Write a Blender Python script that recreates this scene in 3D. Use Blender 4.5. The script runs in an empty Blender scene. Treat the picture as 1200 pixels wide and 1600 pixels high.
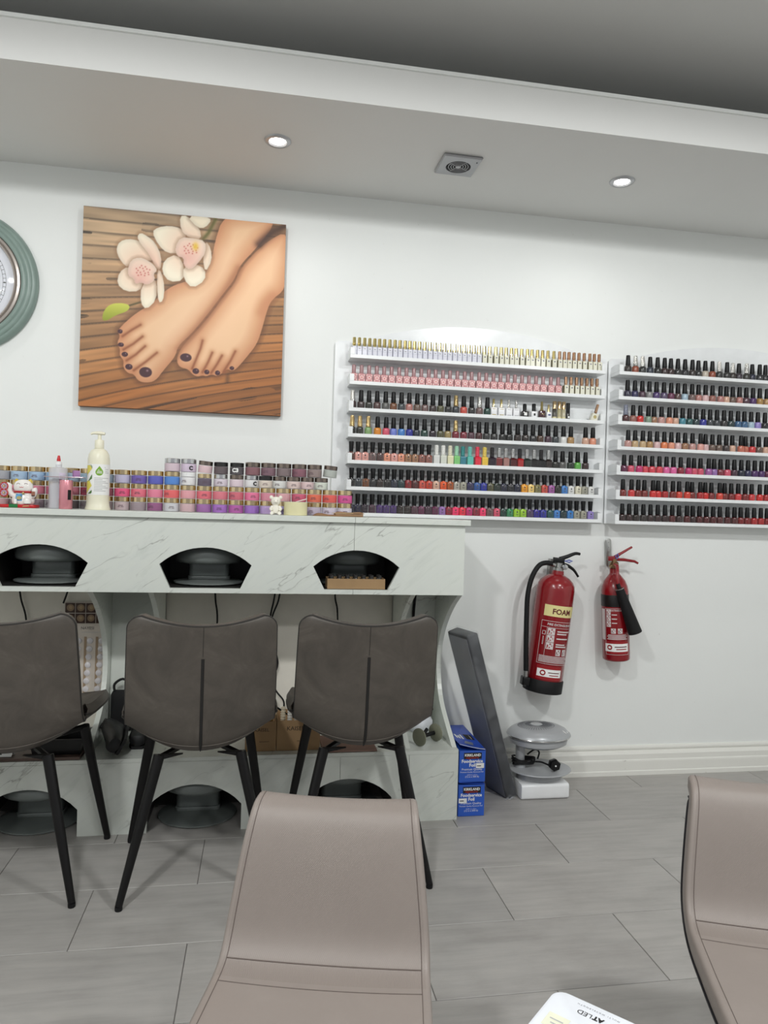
import bpy, bmesh, math, random
import numpy as np
from mathutils import Vector, Matrix
random.seed(7)
S = bpy.context.scene
COL = S.collection
PI = math.pi

# ------------------------------------------------------------------ camera, world, lights, exposure
cam_d = bpy.data.cameras.new('camera')
cam = bpy.data.objects.new('camera', cam_d)
COL.objects.link(cam)
cam_d.sensor_fit = 'VERTICAL'
cam_d.sensor_height = 36.0
cam_d.lens = 1123.859 / 1600 * 36.0
cam_d.clip_start = 0.02
YAW, PITCH, ROLL = 0.168760, -0.002892, 0.029300
f_ = Vector((math.sin(YAW)*math.cos(PITCH), math.cos(YAW)*math.cos(PITCH), math.sin(PITCH)))
r_ = Vector((math.cos(YAW), -math.sin(YAW), 0))
u_ = r_.cross(f_)
r2 = math.cos(ROLL)*r_ + math.sin(ROLL)*u_
u2 = -math.sin(ROLL)*r_ + math.cos(ROLL)*u_
M = Matrix.Identity(4)
for i in range(3):
    M[i][0] = r2[i]; M[i][1] = u2[i]; M[i][2] = -f_[i]
M[0][3], M[1][3], M[2][3] = 0.0, -2.99982, 1.15395
cam.matrix_world = M
S.camera = cam

W = bpy.data.worlds.new('world')
S.world = W
W.use_nodes = True
W.node_tree.nodes['Background'].inputs[0].default_value = (0.93, 0.96, 1.0, 1)
W.node_tree.nodes['Background'].inputs[1].default_value = 0.38

S.view_settings.view_transform = 'Standard'
S.view_settings.look = 'None'
S.view_settings.exposure = 0.13
S.view_settings.gamma = 1.0
S.view_settings.use_curve_mapping = False
S.cycles.use_denoising = True
S.cycles.max_bounces = 8
S.cycles.diffuse_bounces = 4
S.cycles.glossy_bounces = 4
S.cycles.transparent_max_bounces = 12
S.cycles.transmission_bounces = 4
S.cycles.caustics_reflective = False
S.cycles.caustics_refractive = False
S.cycles.sample_clamp_indirect = 6.0

ROOM_LAMP_W = 76.0
SPOT_W = 4.0
def area_lamp(x, y, z, size, power):
    d = bpy.data.lights.new('room_light', 'SPOT')
    d.spot_size = math.radians(179); d.spot_blend = .20; d.shadow_soft_size = size/2; d.energy = power; d.color = (0.985, 1.0, 0.99)
    o = bpy.data.objects.new('room_light', d); COL.objects.link(o)
    o.location = (x, y, z)
for lx, ly, k in ((-0.7, -2.6, 1.4), (1.5, -2.6, 1.35), (-1.0, -4.4, .6), (0.9, -4.4, .6), (2.8, -4.4, .6)):
    area_lamp(lx, ly, 2.74, 0.20, ROOM_LAMP_W*k)

# ------------------------------------------------------------------ helpers
def lin(c):
    return tuple((v/255/12.92 if v/255 <= .04045 else ((v/255+.055)/1.055)**2.4) for v in c)
def tag(o, label=None, cat=None, group=None, kind=None):
    if label: o['label'] = label
    if cat: o['category'] = cat
    if group: o['group'] = group
    if kind: o['kind'] = kind
    return o
def link(o, parent=None):
    COL.objects.link(o)
    if parent is not None: o.parent = parent
    return o
def empty(name, loc, rz=0.0, parent=None):
    o = bpy.data.objects.new(name, None); link(o, parent)
    o.empty_display_size = .05
    o.location = loc; o.rotation_euler = (0, 0, rz)
    return o

def nodes_of(name):
    m = bpy.data.materials.new(name); m.use_nodes = True
    nt = m.node_tree
    return m, nt, nt.nodes['Principled BSDF']
def add(nt, kind, **kw):
    n = nt.nodes.new(kind)
    for k, v in kw.items():
        if k.startswith('i_'):
            key = k[2:]
            n.inputs[int(key) if key.isdigit() else key.replace('_', ' ')].default_value = v
        else: setattr(n, k, v)
    return n
def ramp(nt, fac, stops):
    r = nt.nodes.new('ShaderNodeValToRGB')
    el = r.color_ramp.elements
    while len(el) < len(stops): el.new(0.5)
    for e, (p, c) in zip(el, stops):
        e.position = p; e.color = (*c, 1) if len(c) == 3 else c
    nt.links.new(fac, r.inputs[0])
    return r
MATS = {}
def mat(name, rgb, rough=.5, metal=0.0, var=0.0, vscale=20.0, bump=0.0, bscale=60.0, coat=0.0, alpha=1.0, trans=0.0, spec=None, ior=None):
    """plain paint / plastic / metal with a little tonal variation and relief"""
    if name in MATS: return MATS[name]
    m, nt, b = nodes_of(name)
    c = lin(rgb)
    b.inputs['Base Color'].default_value = (*c, 1)
    b.inputs['Roughness'].default_value = rough
    b.inputs['Metallic'].default_value = metal
    b.inputs['Coat Weight'].default_value = coat
    b.inputs['Alpha'].default_value = alpha
    b.inputs['Transmission Weight'].default_value = trans
    if spec is not None: b.inputs['Specular IOR Level'].default_value = spec
    if ior: b.inputs['IOR'].default_value = ior
    co = add(nt, 'ShaderNodeTexCoord')
    n = add(nt, 'ShaderNodeTexNoise', i_Scale=vscale, i_Detail=4.0)
    nt.links.new(co.outputs['Object'], n.inputs['Vector'])
    v = max(var, .03)
    r = ramp(nt, n.outputs['Fac'], [(.3, tuple(x*(1-v) for x in c)), (.7, tuple(min(1, x*(1+v)) for x in c))])
    nt.links.new(r.outputs[0], b.inputs['Base Color'])
    if bump:
        n2 = add(nt, 'ShaderNodeTexNoise', i_Scale=bscale, i_Detail=5.0)
        nt.links.new(co.outputs['Object'], n2.inputs['Vector'])
        bp = add(nt, 'ShaderNodeBump', i_Strength=bump, i_Distance=.004)
        nt.links.new(n2.outputs['Fac'], bp.inputs['Height'])
        nt.links.new(bp.outputs[0], b.inputs['Normal'])
    MATS[name] = m
    return m
def emat(name, rgb, strength):
    if name in MATS: return MATS[name]
    m, nt, b = nodes_of(name)
    b.inputs['Base Color'].default_value = (*lin(rgb), 1)
    b.inputs['Emission Color'].default_value = (*lin(rgb), 1)
    b.inputs['Emission Strength'].default_value = strength
    MATS[name] = m
    return m

class MB:
    """collects shapes and links them as one mesh object"""
    def __init__(s): s.v = []; s.f = []; s.mi = []; s.sm = []
    def quad(s, pts, mi=0, sm=False):
        n = len(s.v); s.v += [tuple(p) for p in pts]; s.f.append(tuple(range(n, n+len(pts)))); s.mi.append(mi); s.sm.append(sm)
        return s
    def box(s, x0, x1, y0, y1, z0, z1, mi=0, mtx=None):
        p = [(x, y, z) for z in (z0, z1) for y in (y0, y1) for x in (x0, x1)]
        if mtx: p = [tuple(mtx @ Vector(q)) for q in p]
        n = len(s.v); s.v += p
        for q in ((0,2,3,1),(4,5,7,6),(0,1,5,4),(2,6,7,3),(0,4,6,2),(1,3,7,5)):
            s.f.append(tuple(n+i for i in q)); s.mi.append(mi); s.sm.append(False)
        return s
    def rbox(s, x0, x1, y0, y1, z0, z1, r, mi=0, seg=3, axis='z', mtx=None, r2=None):
        """box with rounded vertical edges (axis) and a small chamfer on the two end faces"""
        if axis == 'z': a0, a1, b0, b1, c0, c1 = x0, x1, y0, y1, z0, z1
        elif axis == 'y': a0, a1, b0, b1, c0, c1 = z0, z1, x0, x1, y0, y1
        else: a0, a1, b0, b1, c0, c1 = y0, y1, z0, z1, x0, x1
        def ring(ins, c):
            out = []
            rr = max(r-ins*.5, 1e-5)
            for (cx, cy, st) in ((a1-r, b1-r, 0), (a0+r, b1-r, 1), (a0+r, b0+r, 2), (a1-r, b0+r, 3)):
                for k in range(seg+1):
                    t = (st + k/seg)*PI/2
                    out.append((cx+(r-ins)*math.cos(t), cy+(r-ins)*math.sin(t), c))
            return out
        ch = min(r*.5, (c1-c0)*.3) if r2 is None else r2
        rings = [ring(ch, c0), ring(ch*.3, c0+ch*.3), ring(0, c0+ch), ring(0, c1-ch), ring(ch*.3, c1-ch*.3), ring(ch, c1)]
        def cv(p):
            if axis == 'z': q = p
            elif axis == 'y': q = (p[1], p[2], p[0])
            else: q = (p[2], p[0], p[1])
            return tuple(mtx @ Vector(q)) if mtx else q
        s.rings([[cv(p) for p in R] for R in rings], True, True, mi, True)
        return s
    def rings(s, rings, cap0=True, cap1=True, mi=0, sm=True, closed=True):
        n = len(s.v); k = len(rings[0])
        for R in rings: s.v += [tuple(p) for p in R]
        for i in range(len(rings)-1):
            for j in range(k if closed else k-1):
                a = n+i*k+j; b = n+i*k+(j+1) % k
                s.f.append((a, b, b+k, a+k)); s.mi.append(mi); s.sm.append(sm)
        if cap0: s.f.append(tuple(n+j for j in reversed(range(k)))); s.mi.append(mi); s.sm.append(False)
        if cap1: s.f.append(tuple(n+(len(rings)-1)*k+j for j in range(k))); s.mi.append(mi); s.sm.append(False)
        return s
    def lathe(s, prof, c=(0, 0, 0), seg=20, mi=0, sx=1.0, sy=1.0, mtx=None, sm=True, cap=True, off=0.0):
        R = []
        for (r, z) in prof:
            ring = [(c[0]+max(r, 1e-5)*sx*math.cos(off+2*PI*k/seg), c[1]+max(r, 1e-5)*sy*math.sin(off+2*PI*k/seg), c[2]+z) for k in range(seg)]
            if mtx: ring = [tuple(mtx @ Vector(p)) for p in ring]
            R.append(ring)
        return s.rings(R, cap, cap, mi, sm)
    def tube(s, pts, r, seg=8, mi=0, closed=False, smooth=0):
        P = [Vector(p) for p in pts]
        rad = list(r) if hasattr(r, '__len__') else [r]*len(P)
        if smooth:
            Q = []; RR = []
            n = len(P)
            for i in range(n-1):
                p0, p1, p2, p3 = P[max(i-1, 0)], P[i], P[i+1], P[min(i+2, n-1)]
                for k in range(smooth):
                    t = k/smooth
                    Q.append(.5*((2*p1)+(p2-p0)*t+(2*p0-5*p1+4*p2-p3)*t*t+(3*p1-p0-3*p2+p3)*t**3)); RR.append(rad[i]*(1-t)+rad[i+1]*t)
            Q.append(P[-1]); RR.append(rad[-1]); P, rad = Q, RR
        n = len(P); R = []
        ref = None
        for i in range(n):
            a = P[(i-1) % n] if (closed or i > 0) else P[i]
            b = P[(i+1) % n] if (closed or i < n-1) else P[i]
            t = (b-a).normalized()
            if ref is None:
                ref = Vector((0, 0, 1)) if abs(t.z) < .9 else Vector((1, 0, 0))
            x = (ref - t*ref.dot(t)).normalized(); y = t.cross(x); ref = x
            R.append([tuple(P[i]+rad[i]*(x*math.cos(2*PI*k/seg)+y*math.sin(2*PI*k/seg))) for k in range(seg)])
        if closed: R.append(R[0]); return s.rings(R, False, False, mi, True)
        return s.rings(R, True, True, mi, True)
    def grid(s, P, mi=0, sm=True):
        n = len(s.v); a = len(P); b = len(P[0])
        for row in P: s.v += [tuple(p) for p in row]
        for i in range(a-1):
            for j in range(b-1):
                q = n+i*b+j
                s.f.append((q, q+1, q+b+1, q+b)); s.mi.append(mi); s.sm.append(sm)
        return s
    def prism(s, poly, d0, d1, axis='y', mi=0, sm=False):
        def cv(a, b, d): return (a, d, b) if axis == 'y' else ((d, a, b) if axis == 'x' else (a, b, d))
        return s.rings([[cv(a, b, d0) for a, b in poly], [cv(a, b, d1) for a, b in poly]], True, True, mi, sm)
    def mesh(s, name, mats):
        me = bpy.data.meshes.new(name)
        me.from_pydata(s.v, [], s.f)
        for m in (mats if isinstance(mats, (list, tuple)) else [mats]): me.materials.append(m)
        me.polygons.foreach_set('material_index', s.mi)
        me.polygons.foreach_set('use_smooth', s.sm)
        bm = bmesh.new(); bm.from_mesh(me)
        bmesh.ops.remove_doubles(bm, verts=bm.verts, dist=1e-6)
        bmesh.ops.recalc_face_normals(bm, faces=bm.faces)
        bm.to_mesh(me); bm.free()
        if any(s.sm): me.set_sharp_from_angle(angle=math.radians(42))
        return me
    def build(s, name, mats, parent=None, loc=(0, 0, 0), rot=(0, 0, 0), bevel=0.0):
        o = bpy.data.objects.new(name, s.mesh(name, mats)); link(o, parent)
        o.location = loc; o.rotation_euler = rot
        if bevel:
            md = o.modifiers.new('bevel', 'BEVEL'); md.width = bevel; md.segments = 2; md.limit_method = 'ANGLE'; md.angle_limit = math.radians(40)
        return o

def text_mesh(body, size, width=None, bold=0.0):
    """flat lettering as (verts2d, faces), lower-left origin; scaled to WIDTH if given"""
    c = bpy.data.curves.new('lettering', 'FONT'); c.body = body; c.size = size; c.resolution_u = 2
    c.offset = bold
    o = bpy.data.objects.new('lettering', c)
    m = bpy.data.meshes.new_from_object(o)
    v = [(p.co.x, p.co.y) for p in m.vertices]; f = [tuple(p.vertices) for p in m.polygons]
    bpy.data.objects.remove(o); bpy.data.curves.remove(c); bpy.data.meshes.remove(m)
    if not v: return [], []
    x0 = min(p[0] for p in v); x1 = max(p[0] for p in v); y0 = min(p[1] for p in v)
    k = width/(x1-x0) if width else 1.0
    return [((p[0]-x0)*k, p[1]*(1 if not width else min(k, 1.6) if k > 1 else k)) for p in v], f
def rect2(x0, z0, x1, z1, n=1):
    v = []; f = []
    for i in range(n+1):
        x = x0+(x1-x0)*i/n; v += [(x, z0), (x, z1)]
    for i in range(n): f.append((2*i, 2*i+2, 2*i+3, 2*i+1))
    return v, f
def put2(mb, vf, fn, mi=0, dx=0, dz=0):
    n = len(mb.v); v, f = vf
    mb.v += [tuple(fn(p[0]+dx, p[1]+dz)) for p in v]
    for q in f: mb.f.append(tuple(n+i for i in q)); mb.mi.append(mi); mb.sm.append(False)
def flat_build(mb, name, mats, parent):
    me = bpy.data.meshes.new(name); me.from_pydata(mb.v, [], mb.f)
    for m in (mats if isinstance(mats, (list, tuple)) else [mats]): me.materials.append(m)
    me.polygons.foreach_set('material_index', mb.mi)
    return link(bpy.data.objects.new(name, me), parent)

def dup(o, loc=None, rot=None, parent=None):
    """a thing with its parts and their sub-parts, sharing mesh data"""
    r = o.copy(); COL.objects.link(r)
    if parent is not None: r.parent = parent
    if loc is not None: r.location = loc
    if rot is not None: r.rotation_euler = rot
    for ch in list(o.children):
        c = ch.copy(); COL.objects.link(c); c.parent = r
        for g in ch.children:
            d = g.copy(); COL.objects.link(d); d.parent = c
    return r

# ------------------------------------------------------------------ materials of the place
def wall_paint(name, rgb, scuff):
    m, nt, b = nodes_of(name)
    co = add(nt, 'ShaderNodeTexCoord')
    n = add(nt, 'ShaderNodeTexNoise', i_Scale=2.2, i_Detail=6.0, i_Roughness=.6)
    nt.links.new(co.outputs['Object'], n.inputs['Vector'])
    c = lin(rgb)
    r = ramp(nt, n.outputs['Fac'], [(.3, tuple(x*.975 for x in c)), (.65, c)])
    n2 = add(nt, 'ShaderNodeTexNoise', i_Scale=26.0, i_Detail=3.0, i_Roughness=.7)
    nt.links.new(co.outputs['Object'], n2.inputs['Vector'])
    r2_ = ramp(nt, n2.outputs['Fac'], [(.70, (0, 0, 0)), (.80, (scuff,)*3)])
    mx = add(nt, 'ShaderNodeMixRGB', i_Color2=(*lin((168, 164, 156)), 1))
    nt.links.new(r2_.outputs[0], mx.inputs[0]); nt.links.new(r.outputs[0], mx.inputs[1])
    nt.links.new(mx.outputs[0], b.inputs['Base Color'])
    b.inputs['Roughness'].default_value = .55
    n3 = add(nt, 'ShaderNodeTexNoise', i_Scale=90.0, i_Detail=4.0)
    nt.links.new(co.outputs['Object'], n3.inputs['Vector'])
    bp = add(nt, 'ShaderNodeBump', i_Strength=.08, i_Distance=.003)
    nt.links.new(n3.outputs['Fac'], bp.inputs['Height']); nt.links.new(bp.outputs[0], b.inputs['Normal'])
    return m
WALL = wall_paint('white_wall_paint', (236, 238, 236), .4)
CEIL = wall_paint('ceiling_paint', (224, 224, 222), 0.0)
SKIRT = wall_paint('skirting_gloss', (232, 231, 225), .6)
SKIRT.node_tree.nodes['Principled BSDF'].inputs['Roughness'].default_value = .3

def marble(name, seed=0.0):
    m, nt, b = nodes_of(name)
    co = add(nt, 'ShaderNodeTexCoord')
    mp = add(nt, 'ShaderNodeMapping')
    mp.inputs['Location'].default_value = (seed, seed*1.7, seed*.6)
    mp.vector_type = 'TEXTURE'
    mp.inputs['Rotation'].default_value = (0, math.radians(-38), 0)
    mp.inputs['Scale'].default_value = (1/2.2, 1/4.0, 1/12.0)
    nt.links.new(co.outputs['Object'], mp.inputs[0])
    n = add(nt, 'ShaderNodeTexNoise', i_Scale=2.3, i_Detail=9.0, i_Roughness=.62, i_Distortion=.55)
    nt.links.new(mp.outputs[0], n.inputs['Vector'])
    base = lin((215, 219, 213)); veil = lin((188, 194, 187)); vein = lin((128, 129, 123))
    r = ramp(nt, n.outputs['Fac'], [(.20, lin((196, 202, 195))), (.42, base), (.56, lin((217, 221, 214))), (.80, lin((203, 208, 201)))])
    # thin dark veins, broken up
    mp2 = add(nt, 'ShaderNodeMapping')
    mp2.inputs['Location'].default_value = (seed+3.1, 0, seed)
    mp2.vector_type = 'TEXTURE'
    mp2.inputs['Rotation'].default_value = (0, math.radians(-35), 0)
    mp2.inputs['Scale'].default_value = (1/.9, 1/1.5, 1/3.6)
    nt.links.new(co.outputs['Object'], mp2.inputs[0])
    n2 = add(nt, 'ShaderNodeTexNoise', i_Scale=1.9, i_Detail=5.0, i_Roughness=.5, i_Distortion=.35)
    nt.links.new(mp2.outputs[0], n2.inputs['Vector'])
    line = ramp(nt, n2.outputs['Fac'], [(.4945, (0, 0, 0)), (.5, (1, 1, 1)), (.5055, (0, 0, 0))])
    n3 = add(nt, 'ShaderNodeTexNoise', i_Scale=7.0, i_Detail=5.0)
    nt.links.new(co.outputs['Object'], n3.inputs['Vector'])
    msk = ramp(nt, n3.outputs['Fac'], [(.47, (0, 0, 0)), (.62, (.7, .7, .7))])
    mul = add(nt, 'ShaderNodeMath', operation='MULTIPLY')
    nt.links.new(line.outputs[0], mul.inputs[0]); nt.links.new(msk.outputs[0], mul.inputs[1])
    mx = add(nt, 'ShaderNodeMixRGB', i_Color2=(*vein, 1))
    nt.links.new(mul.outputs[0], mx.inputs[0]); nt.links.new(r.outputs[0], mx.inputs[1])
    nt.links.new(mx.outputs[0], b.inputs['Base Color'])
    b.inputs['Roughness'].default_value = .32
    return m
MARBLE = marble('marble_laminate', 0.0)
MARBLE2 = marble('marble_laminate_base', 5.3)

def tile_material():
    m, nt, b = nodes_of('grey_tile')
    co = add(nt, 'ShaderNodeTexCoord'); oi = add(nt, 'ShaderNodeObjectInfo')
    sc = add(nt, 'ShaderNodeMath', operation='MULTIPLY', i_1=37.0)
    nt.links.new(oi.outputs['Random'], sc.inputs[0])
    cb = add(nt, 'ShaderNodeCombineXYZ')
    nt.links.new(sc.outputs[0], cb.inputs[0]); nt.links.new(sc.outputs[0], cb.inputs[2])
    va = add(nt, 'ShaderNodeVectorMath', operation='ADD')
    nt.links.new(co.outputs['Object'], va.inputs[0]); nt.links.new(cb.outputs[0], va.inputs[1])
    mp = add(nt, 'ShaderNodeMapping'); mp.inputs['Scale'].default_value = (3.0, 30.0, 1.0)
    nt.links.new(va.outputs[0], mp.inputs[0])
    n = add(nt, 'ShaderNodeTexNoise', i_Scale=1.3, i_Detail=8.0, i_Roughness=.6, i_Distortion=.25)
    nt.links.new(mp.outputs[0], n.inputs['Vector'])
    mp2 = add(nt, 'ShaderNodeMapping'); mp2.inputs['Scale'].default_value = (3.0, 6.0, 1.0)
    nt.links.new(va.outputs[0], mp2.inputs[0])
    n2 = add(nt, 'ShaderNodeTexNoise', i_Scale=1.6, i_Detail=7.0, i_Roughness=.65)
    nt.links.new(mp2.outputs[0], n2.inputs['Vector'])
    a = ramp(nt, n.outputs['Fac'], [(.26, lin((160, 157, 154))), (.5, lin((170, 167, 164))), (.76, lin((178, 175, 171)))])
    c = ramp(nt, n2.outputs['Fac'], [(.28, (.84, .83, .825)), (.52, (.98, .98, .98)), (.75, (1.05, 1.04, 1.03))])
    mx = add(nt, 'ShaderNodeMixRGB', blend_type='MULTIPLY', i_0=1.0)
    nt.links.new(a.outputs[0], mx.inputs[1]); nt.links.new(c.outputs[0], mx.inputs[2])
    tone = ramp(nt, oi.outputs['Random'], [(0, (.94, .94, .94)), (1, (1.04, 1.035, 1.03))])
    mx2 = add(nt, 'ShaderNodeMixRGB', blend_type='MULTIPLY', i_0=1.0)
    nt.links.new(mx.outputs[0], mx2.inputs[1]); nt.links.new(tone.outputs[0], mx2.inputs[2])
    nt.links.new(mx2.outputs[0], b.inputs['Base Color'])
    rr = ramp(nt, n2.outputs['Fac'], [(.3, (.34,)*3), (.7, (.5,)*3)])
    nt.links.new(rr.outputs[0], b.inputs['Roughness'])
    bp = add(nt, 'ShaderNodeBump', i_Strength=.06, i_Distance=.002)
    nt.links.new(n.outputs['Fac'], bp.inputs['Height']); nt.links.new(bp.outputs[0], b.inputs['Normal'])
    return m
TILE = tile_material()
GROUT = mat('tile_grout', (132, 129, 126), .9, var=.1)

def leather(name, rgb, rough, mottle, emboss=0.0):
    m, nt, b = nodes_of(name)
    c = lin(rgb)
    co = add(nt, 'ShaderNodeTexCoord')
    n = add(nt, 'ShaderNodeTexNoise', i_Scale=9.0, i_Detail=7.0, i_Roughness=.65, i_Distortion=.8)
    nt.links.new(co.outputs['Object'], n.inputs['Vector'])
    r = ramp(nt, n.outputs['Fac'], [(.3, tuple(x*(1-mottle) for x in c)), (.55, c), (.72, tuple(x*(1+mottle*1.3) for x in c))])
    nt.links.new(r.outputs[0], b.inputs['Base Color'])
    b.inputs['Roughness'].default_value = rough
    if emboss:
        sp = add(nt, 'ShaderNodeSeparateXYZ'); nt.links.new(co.outputs['Object'], sp.inputs[0])
        def wave(ax):
            q = add(nt, 'ShaderNodeMath', operation='MULTIPLY', i_1=1750.0); nt.links.new(sp.outputs[ax], q.inputs[0])
            w = add(nt, 'ShaderNodeMath', operation='SINE'); nt.links.new(q.outputs[0], w.inputs[0]); return w
        a1, a2 = wave('X'), wave('Z')
        pr = add(nt, 'ShaderNodeMath', operation='MULTIPLY'); nt.links.new(a1.outputs[0], pr.inputs[0]); nt.links.new(a2.outputs[0], pr.inputs[1])
        bp = add(nt, 'ShaderNodeBump', i_Strength=emboss, i_Distance=.0012); nt.links.new(pr.outputs[0], bp.inputs['Height'])
    else:
        n2 = add(nt, 'ShaderNodeTexNoise', i_Scale=130.0, i_Detail=4.0); nt.links.new(co.outputs['Object'], n2.inputs['Vector'])
        bp = add(nt, 'ShaderNodeBump', i_Strength=.12, i_Distance=.002); nt.links.new(n2.outputs['Fac'], bp.inputs['Height'])
    nt.links.new(bp.outputs[0], b.inputs['Normal'])
    return m
GREY_LEATHER = leather('grey_brown_leatherette', (82, 76, 70), .5, .30)
PIPING = mat('dark_piping', (40, 37, 35), .55)
STITCH = mat('pale_stitch', (108, 102, 95), .8)
TAUPE = leather('taupe_leatherette', (144, 134, 128), .42, .03)
TAUPE_EMB = leather('taupe_embossed_leatherette', (139, 129, 123), .45, .03, .16)
TAUPE_STITCH = mat('taupe_stitch', (104, 93, 88), .8)
BLACK_METAL = mat('black_powder_coat', (13, 12, 13), .4, var=.1, spec=.3)
BLACK_PLASTIC = mat('black_plastic', (12, 12, 13), .35, spec=.35)
BLACK_RUBBER = mat('black_rubber', (15, 15, 17), .6, bump=.1, spec=.3)
CHROME = mat('chrome', (205, 205, 205), .12, 1.0)
STEEL = mat('brushed_steel', (170, 170, 168), .35, 1.0)
BRASS = mat('worn_brass', (150, 125, 95), .35, 1.0)
WHITE_PLASTIC = mat('white_plastic', (236, 237, 238), .25)
GREY_PLASTIC = mat('silver_grey_plastic', (172, 174, 177), .32, .15)
DARK_GREY_PLASTIC = mat('dark_grey_plastic', (92, 98, 100), .3, .1)
PAPER = mat('white_paper', (240, 240, 238), .7)
INK = mat('black_ink', (28, 26, 26), .6)
CARD = mat('brown_cardboard', (158, 128, 92), .8, var=.06, bump=.1, bscale=200)
RED_INK = mat('red_ink', (190, 30, 34), .5)
# ------------------------------------------------------------------ the room shell
XL, XR, YF = -2.4, 4.0, -6.2
def struct(o): o['kind'] = 'structure'; return o
struct(MB().box(XL-.1, XR+.1, 0, .12, 0, 2.78).build('wall_back', WALL))
struct(MB().box(XL-.12, XL, YF, 0, 0, 2.78).build('wall_left', WALL))
struct(MB().box(XR, XR+.12, YF, 0, 0, 2.78).build('wall_right', WALL))
struct(MB().box(XL-.12, XR+.12, YF, .12, 2.78, 2.88).build('ceiling', CEIL))
# dropped ceiling along the wall: slab, with a thin lip along the top of its fascia
tr = struct(MB().box(XL, XR, -.695, 0, 2.46, 2.584).build('trim_1', CEIL))
MB().box(XL, XR, -.703, -.60, 2.584, 2.596).build('lip', WALL, tr)
# skirting with a moulded profile
prof = [(0, .129), (-.007, .127), (-.010, .120), (-.010, .113), (-.006, .107), (-.008, .103), (-.014, .099), (-.018, .092), (-.018, .070), (-.021, .066), (-.022, .060), (-.022, .022), (-.025, .018), (-.025, .0), (0, 0)]
sk = MB(); sk.prism(prof, XL, XR, axis='x', sm=False)
struct(sk.build('baseboard_back', SKIRT))
fl = struct(MB().box(XL-.12, XR+.12, YF, .12, -.06, -.0035).build('floor', GROUT))
# floor tiles, 0.6 x 0.3 m, half offset from row to row
def tile_mesh(w, d):
    mb = MB(); g = .0011
    mb.rings([[(x, y, z) for x, y in ((-w/2+e, -d/2+e), (w/2-e, -d/2+e), (w/2-e, d/2-e), (-w/2+e, d/2-e))] for z, e in ((-.0034, g), (-.0010, g), (0, g+.0010))], False, True, 0, False)
    return mb.mesh('tile', TILE)
full = tile_mesh(.6, .3); cut = tile_mesh(.6, .156)
row = 0
y1 = 0.0
while y1 > -3.7:
    d = .156 if row == 0 else .3
    x = (.44 if row % 2 == 0 else .741) - .6*5
    while x < 3.9:
        o = bpy.data.objects.new('tile', cut if row == 0 else full); link(o, fl)
        o.location = (x+.3, y1-d/2, 0)
        x += .6
    y1 -= d; row += 1
# rest of the room floor behind the viewpoint
far = MB().box(XL, XR, YF, y1-.001, -.0034, 0).build('tile_field', TILE, fl)
far['kind'] = 'stuff'

# ceiling spotlights over the wall, and the extractor vent
def spotlight(x, y, label):
    r = tag(empty('recessed_spotlight', (x, y, 2.46)), label, 'ceiling light', 'spotlights in the dropped ceiling')
    ring = MB().lathe([(.027, -.001), (.033, -.0065), (.043, -.0065), (.047, -.003), (.048, 0), (.027, 0)], seg=32, cap=False)
    ring.build('bezel', mat('white_metal_bezel', (186, 187, 190), .3, .6), r)
    MB().lathe([(.0001, -.0030), (.020, -.0030), (.0268, -.002), (.0268, .0)], seg=28, cap=False).build('lens', emat('lit_lens', (255, 252, 246), 22.0), r)
    d = bpy.data.lights.new('spot', 'SPOT'); d.energy = SPOT_W; d.spot_size = math.radians(150); d.spot_blend = 1.0; d.shadow_soft_size = .03; d.color = (.99, 1, .98)
    o = bpy.data.objects.new('spot', d); link(o, r); o.location = (0, 0, -.012)
spotlight(.020, -.395, 'lit round spotlight in the dropped ceiling above the feet picture')
spotlight(1.347, -.385, 'lit round spotlight in the dropped ceiling beyond the extractor vent')
spotlight(-1.307, -.39, 'lit round spotlight in the dropped ceiling above the wall clock')
spotlight(2.674, -.39, 'lit round spotlight in the dropped ceiling above the end of the far rack')
v = tag(empty('extractor_vent', (.691, -.376, 2.46), .02), 'square silver extractor vent with round grille in the dropped ceiling', 'vent')
SIL = mat('vent_silver', (168, 169, 172), .35, .55)
fr = MB()
n = 32
def sq(t, h): 
    c, s_ = math.cos(t), math.sin(t); k = h/max(abs(c), abs(s_)); return (c*k, s_*k)
fr.rings([[(*sq(2*PI*k/n+PI/4, .071), 0) for k in range(n)], [(*sq(2*PI*k/n+PI/4, .074), -.006) for k in range(n)], [(*sq(2*PI*k/n+PI/4, .070), -.011) for k in range(n)],
          [(.047*math.cos(2*PI*k/n+PI/4), .047*math.sin(2*PI*k/n+PI/4), -.013) for k in range(n)], [(.045*math.cos(2*PI*k/n+PI/4), .045*math.sin(2*PI*k/n+PI/4), -.002) for k in range(n)]], False, False, 0, False)
fr.build('frame', SIL, v)
MB().lathe([(.0001, -.0012), (.046, -.0012)], seg=24, cap=False).build('duct', BLACK_PLASTIC, v)
gr = MB()
for r0 in (.019, .028, .037):
    gr.tube([(r0*math.cos(2*PI*k/28), r0*math.sin(2*PI*k/28), -.011) for k in range(28)], .0017, 6, closed=True)
for k in range(4):
    a = k*PI/2+.5
    gr.tube([(.008*math.cos(a), .008*math.sin(a), -.011), (.046*math.cos(a), .046*math.sin(a), -.011)], .0015, 6)
gr.build('grille', SIL, v)
MB().lathe([(.0001, -.014), (.008, -.014), (.011, -.011), (.011, -.008)], seg=16, cap=False).build('hub', SIL, v)
tg = MB().box(.056, .060, -.050, -.044, -.0135, -.0105)
tg.build('screw', DARK_GREY_PLASTIC, v)

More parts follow.
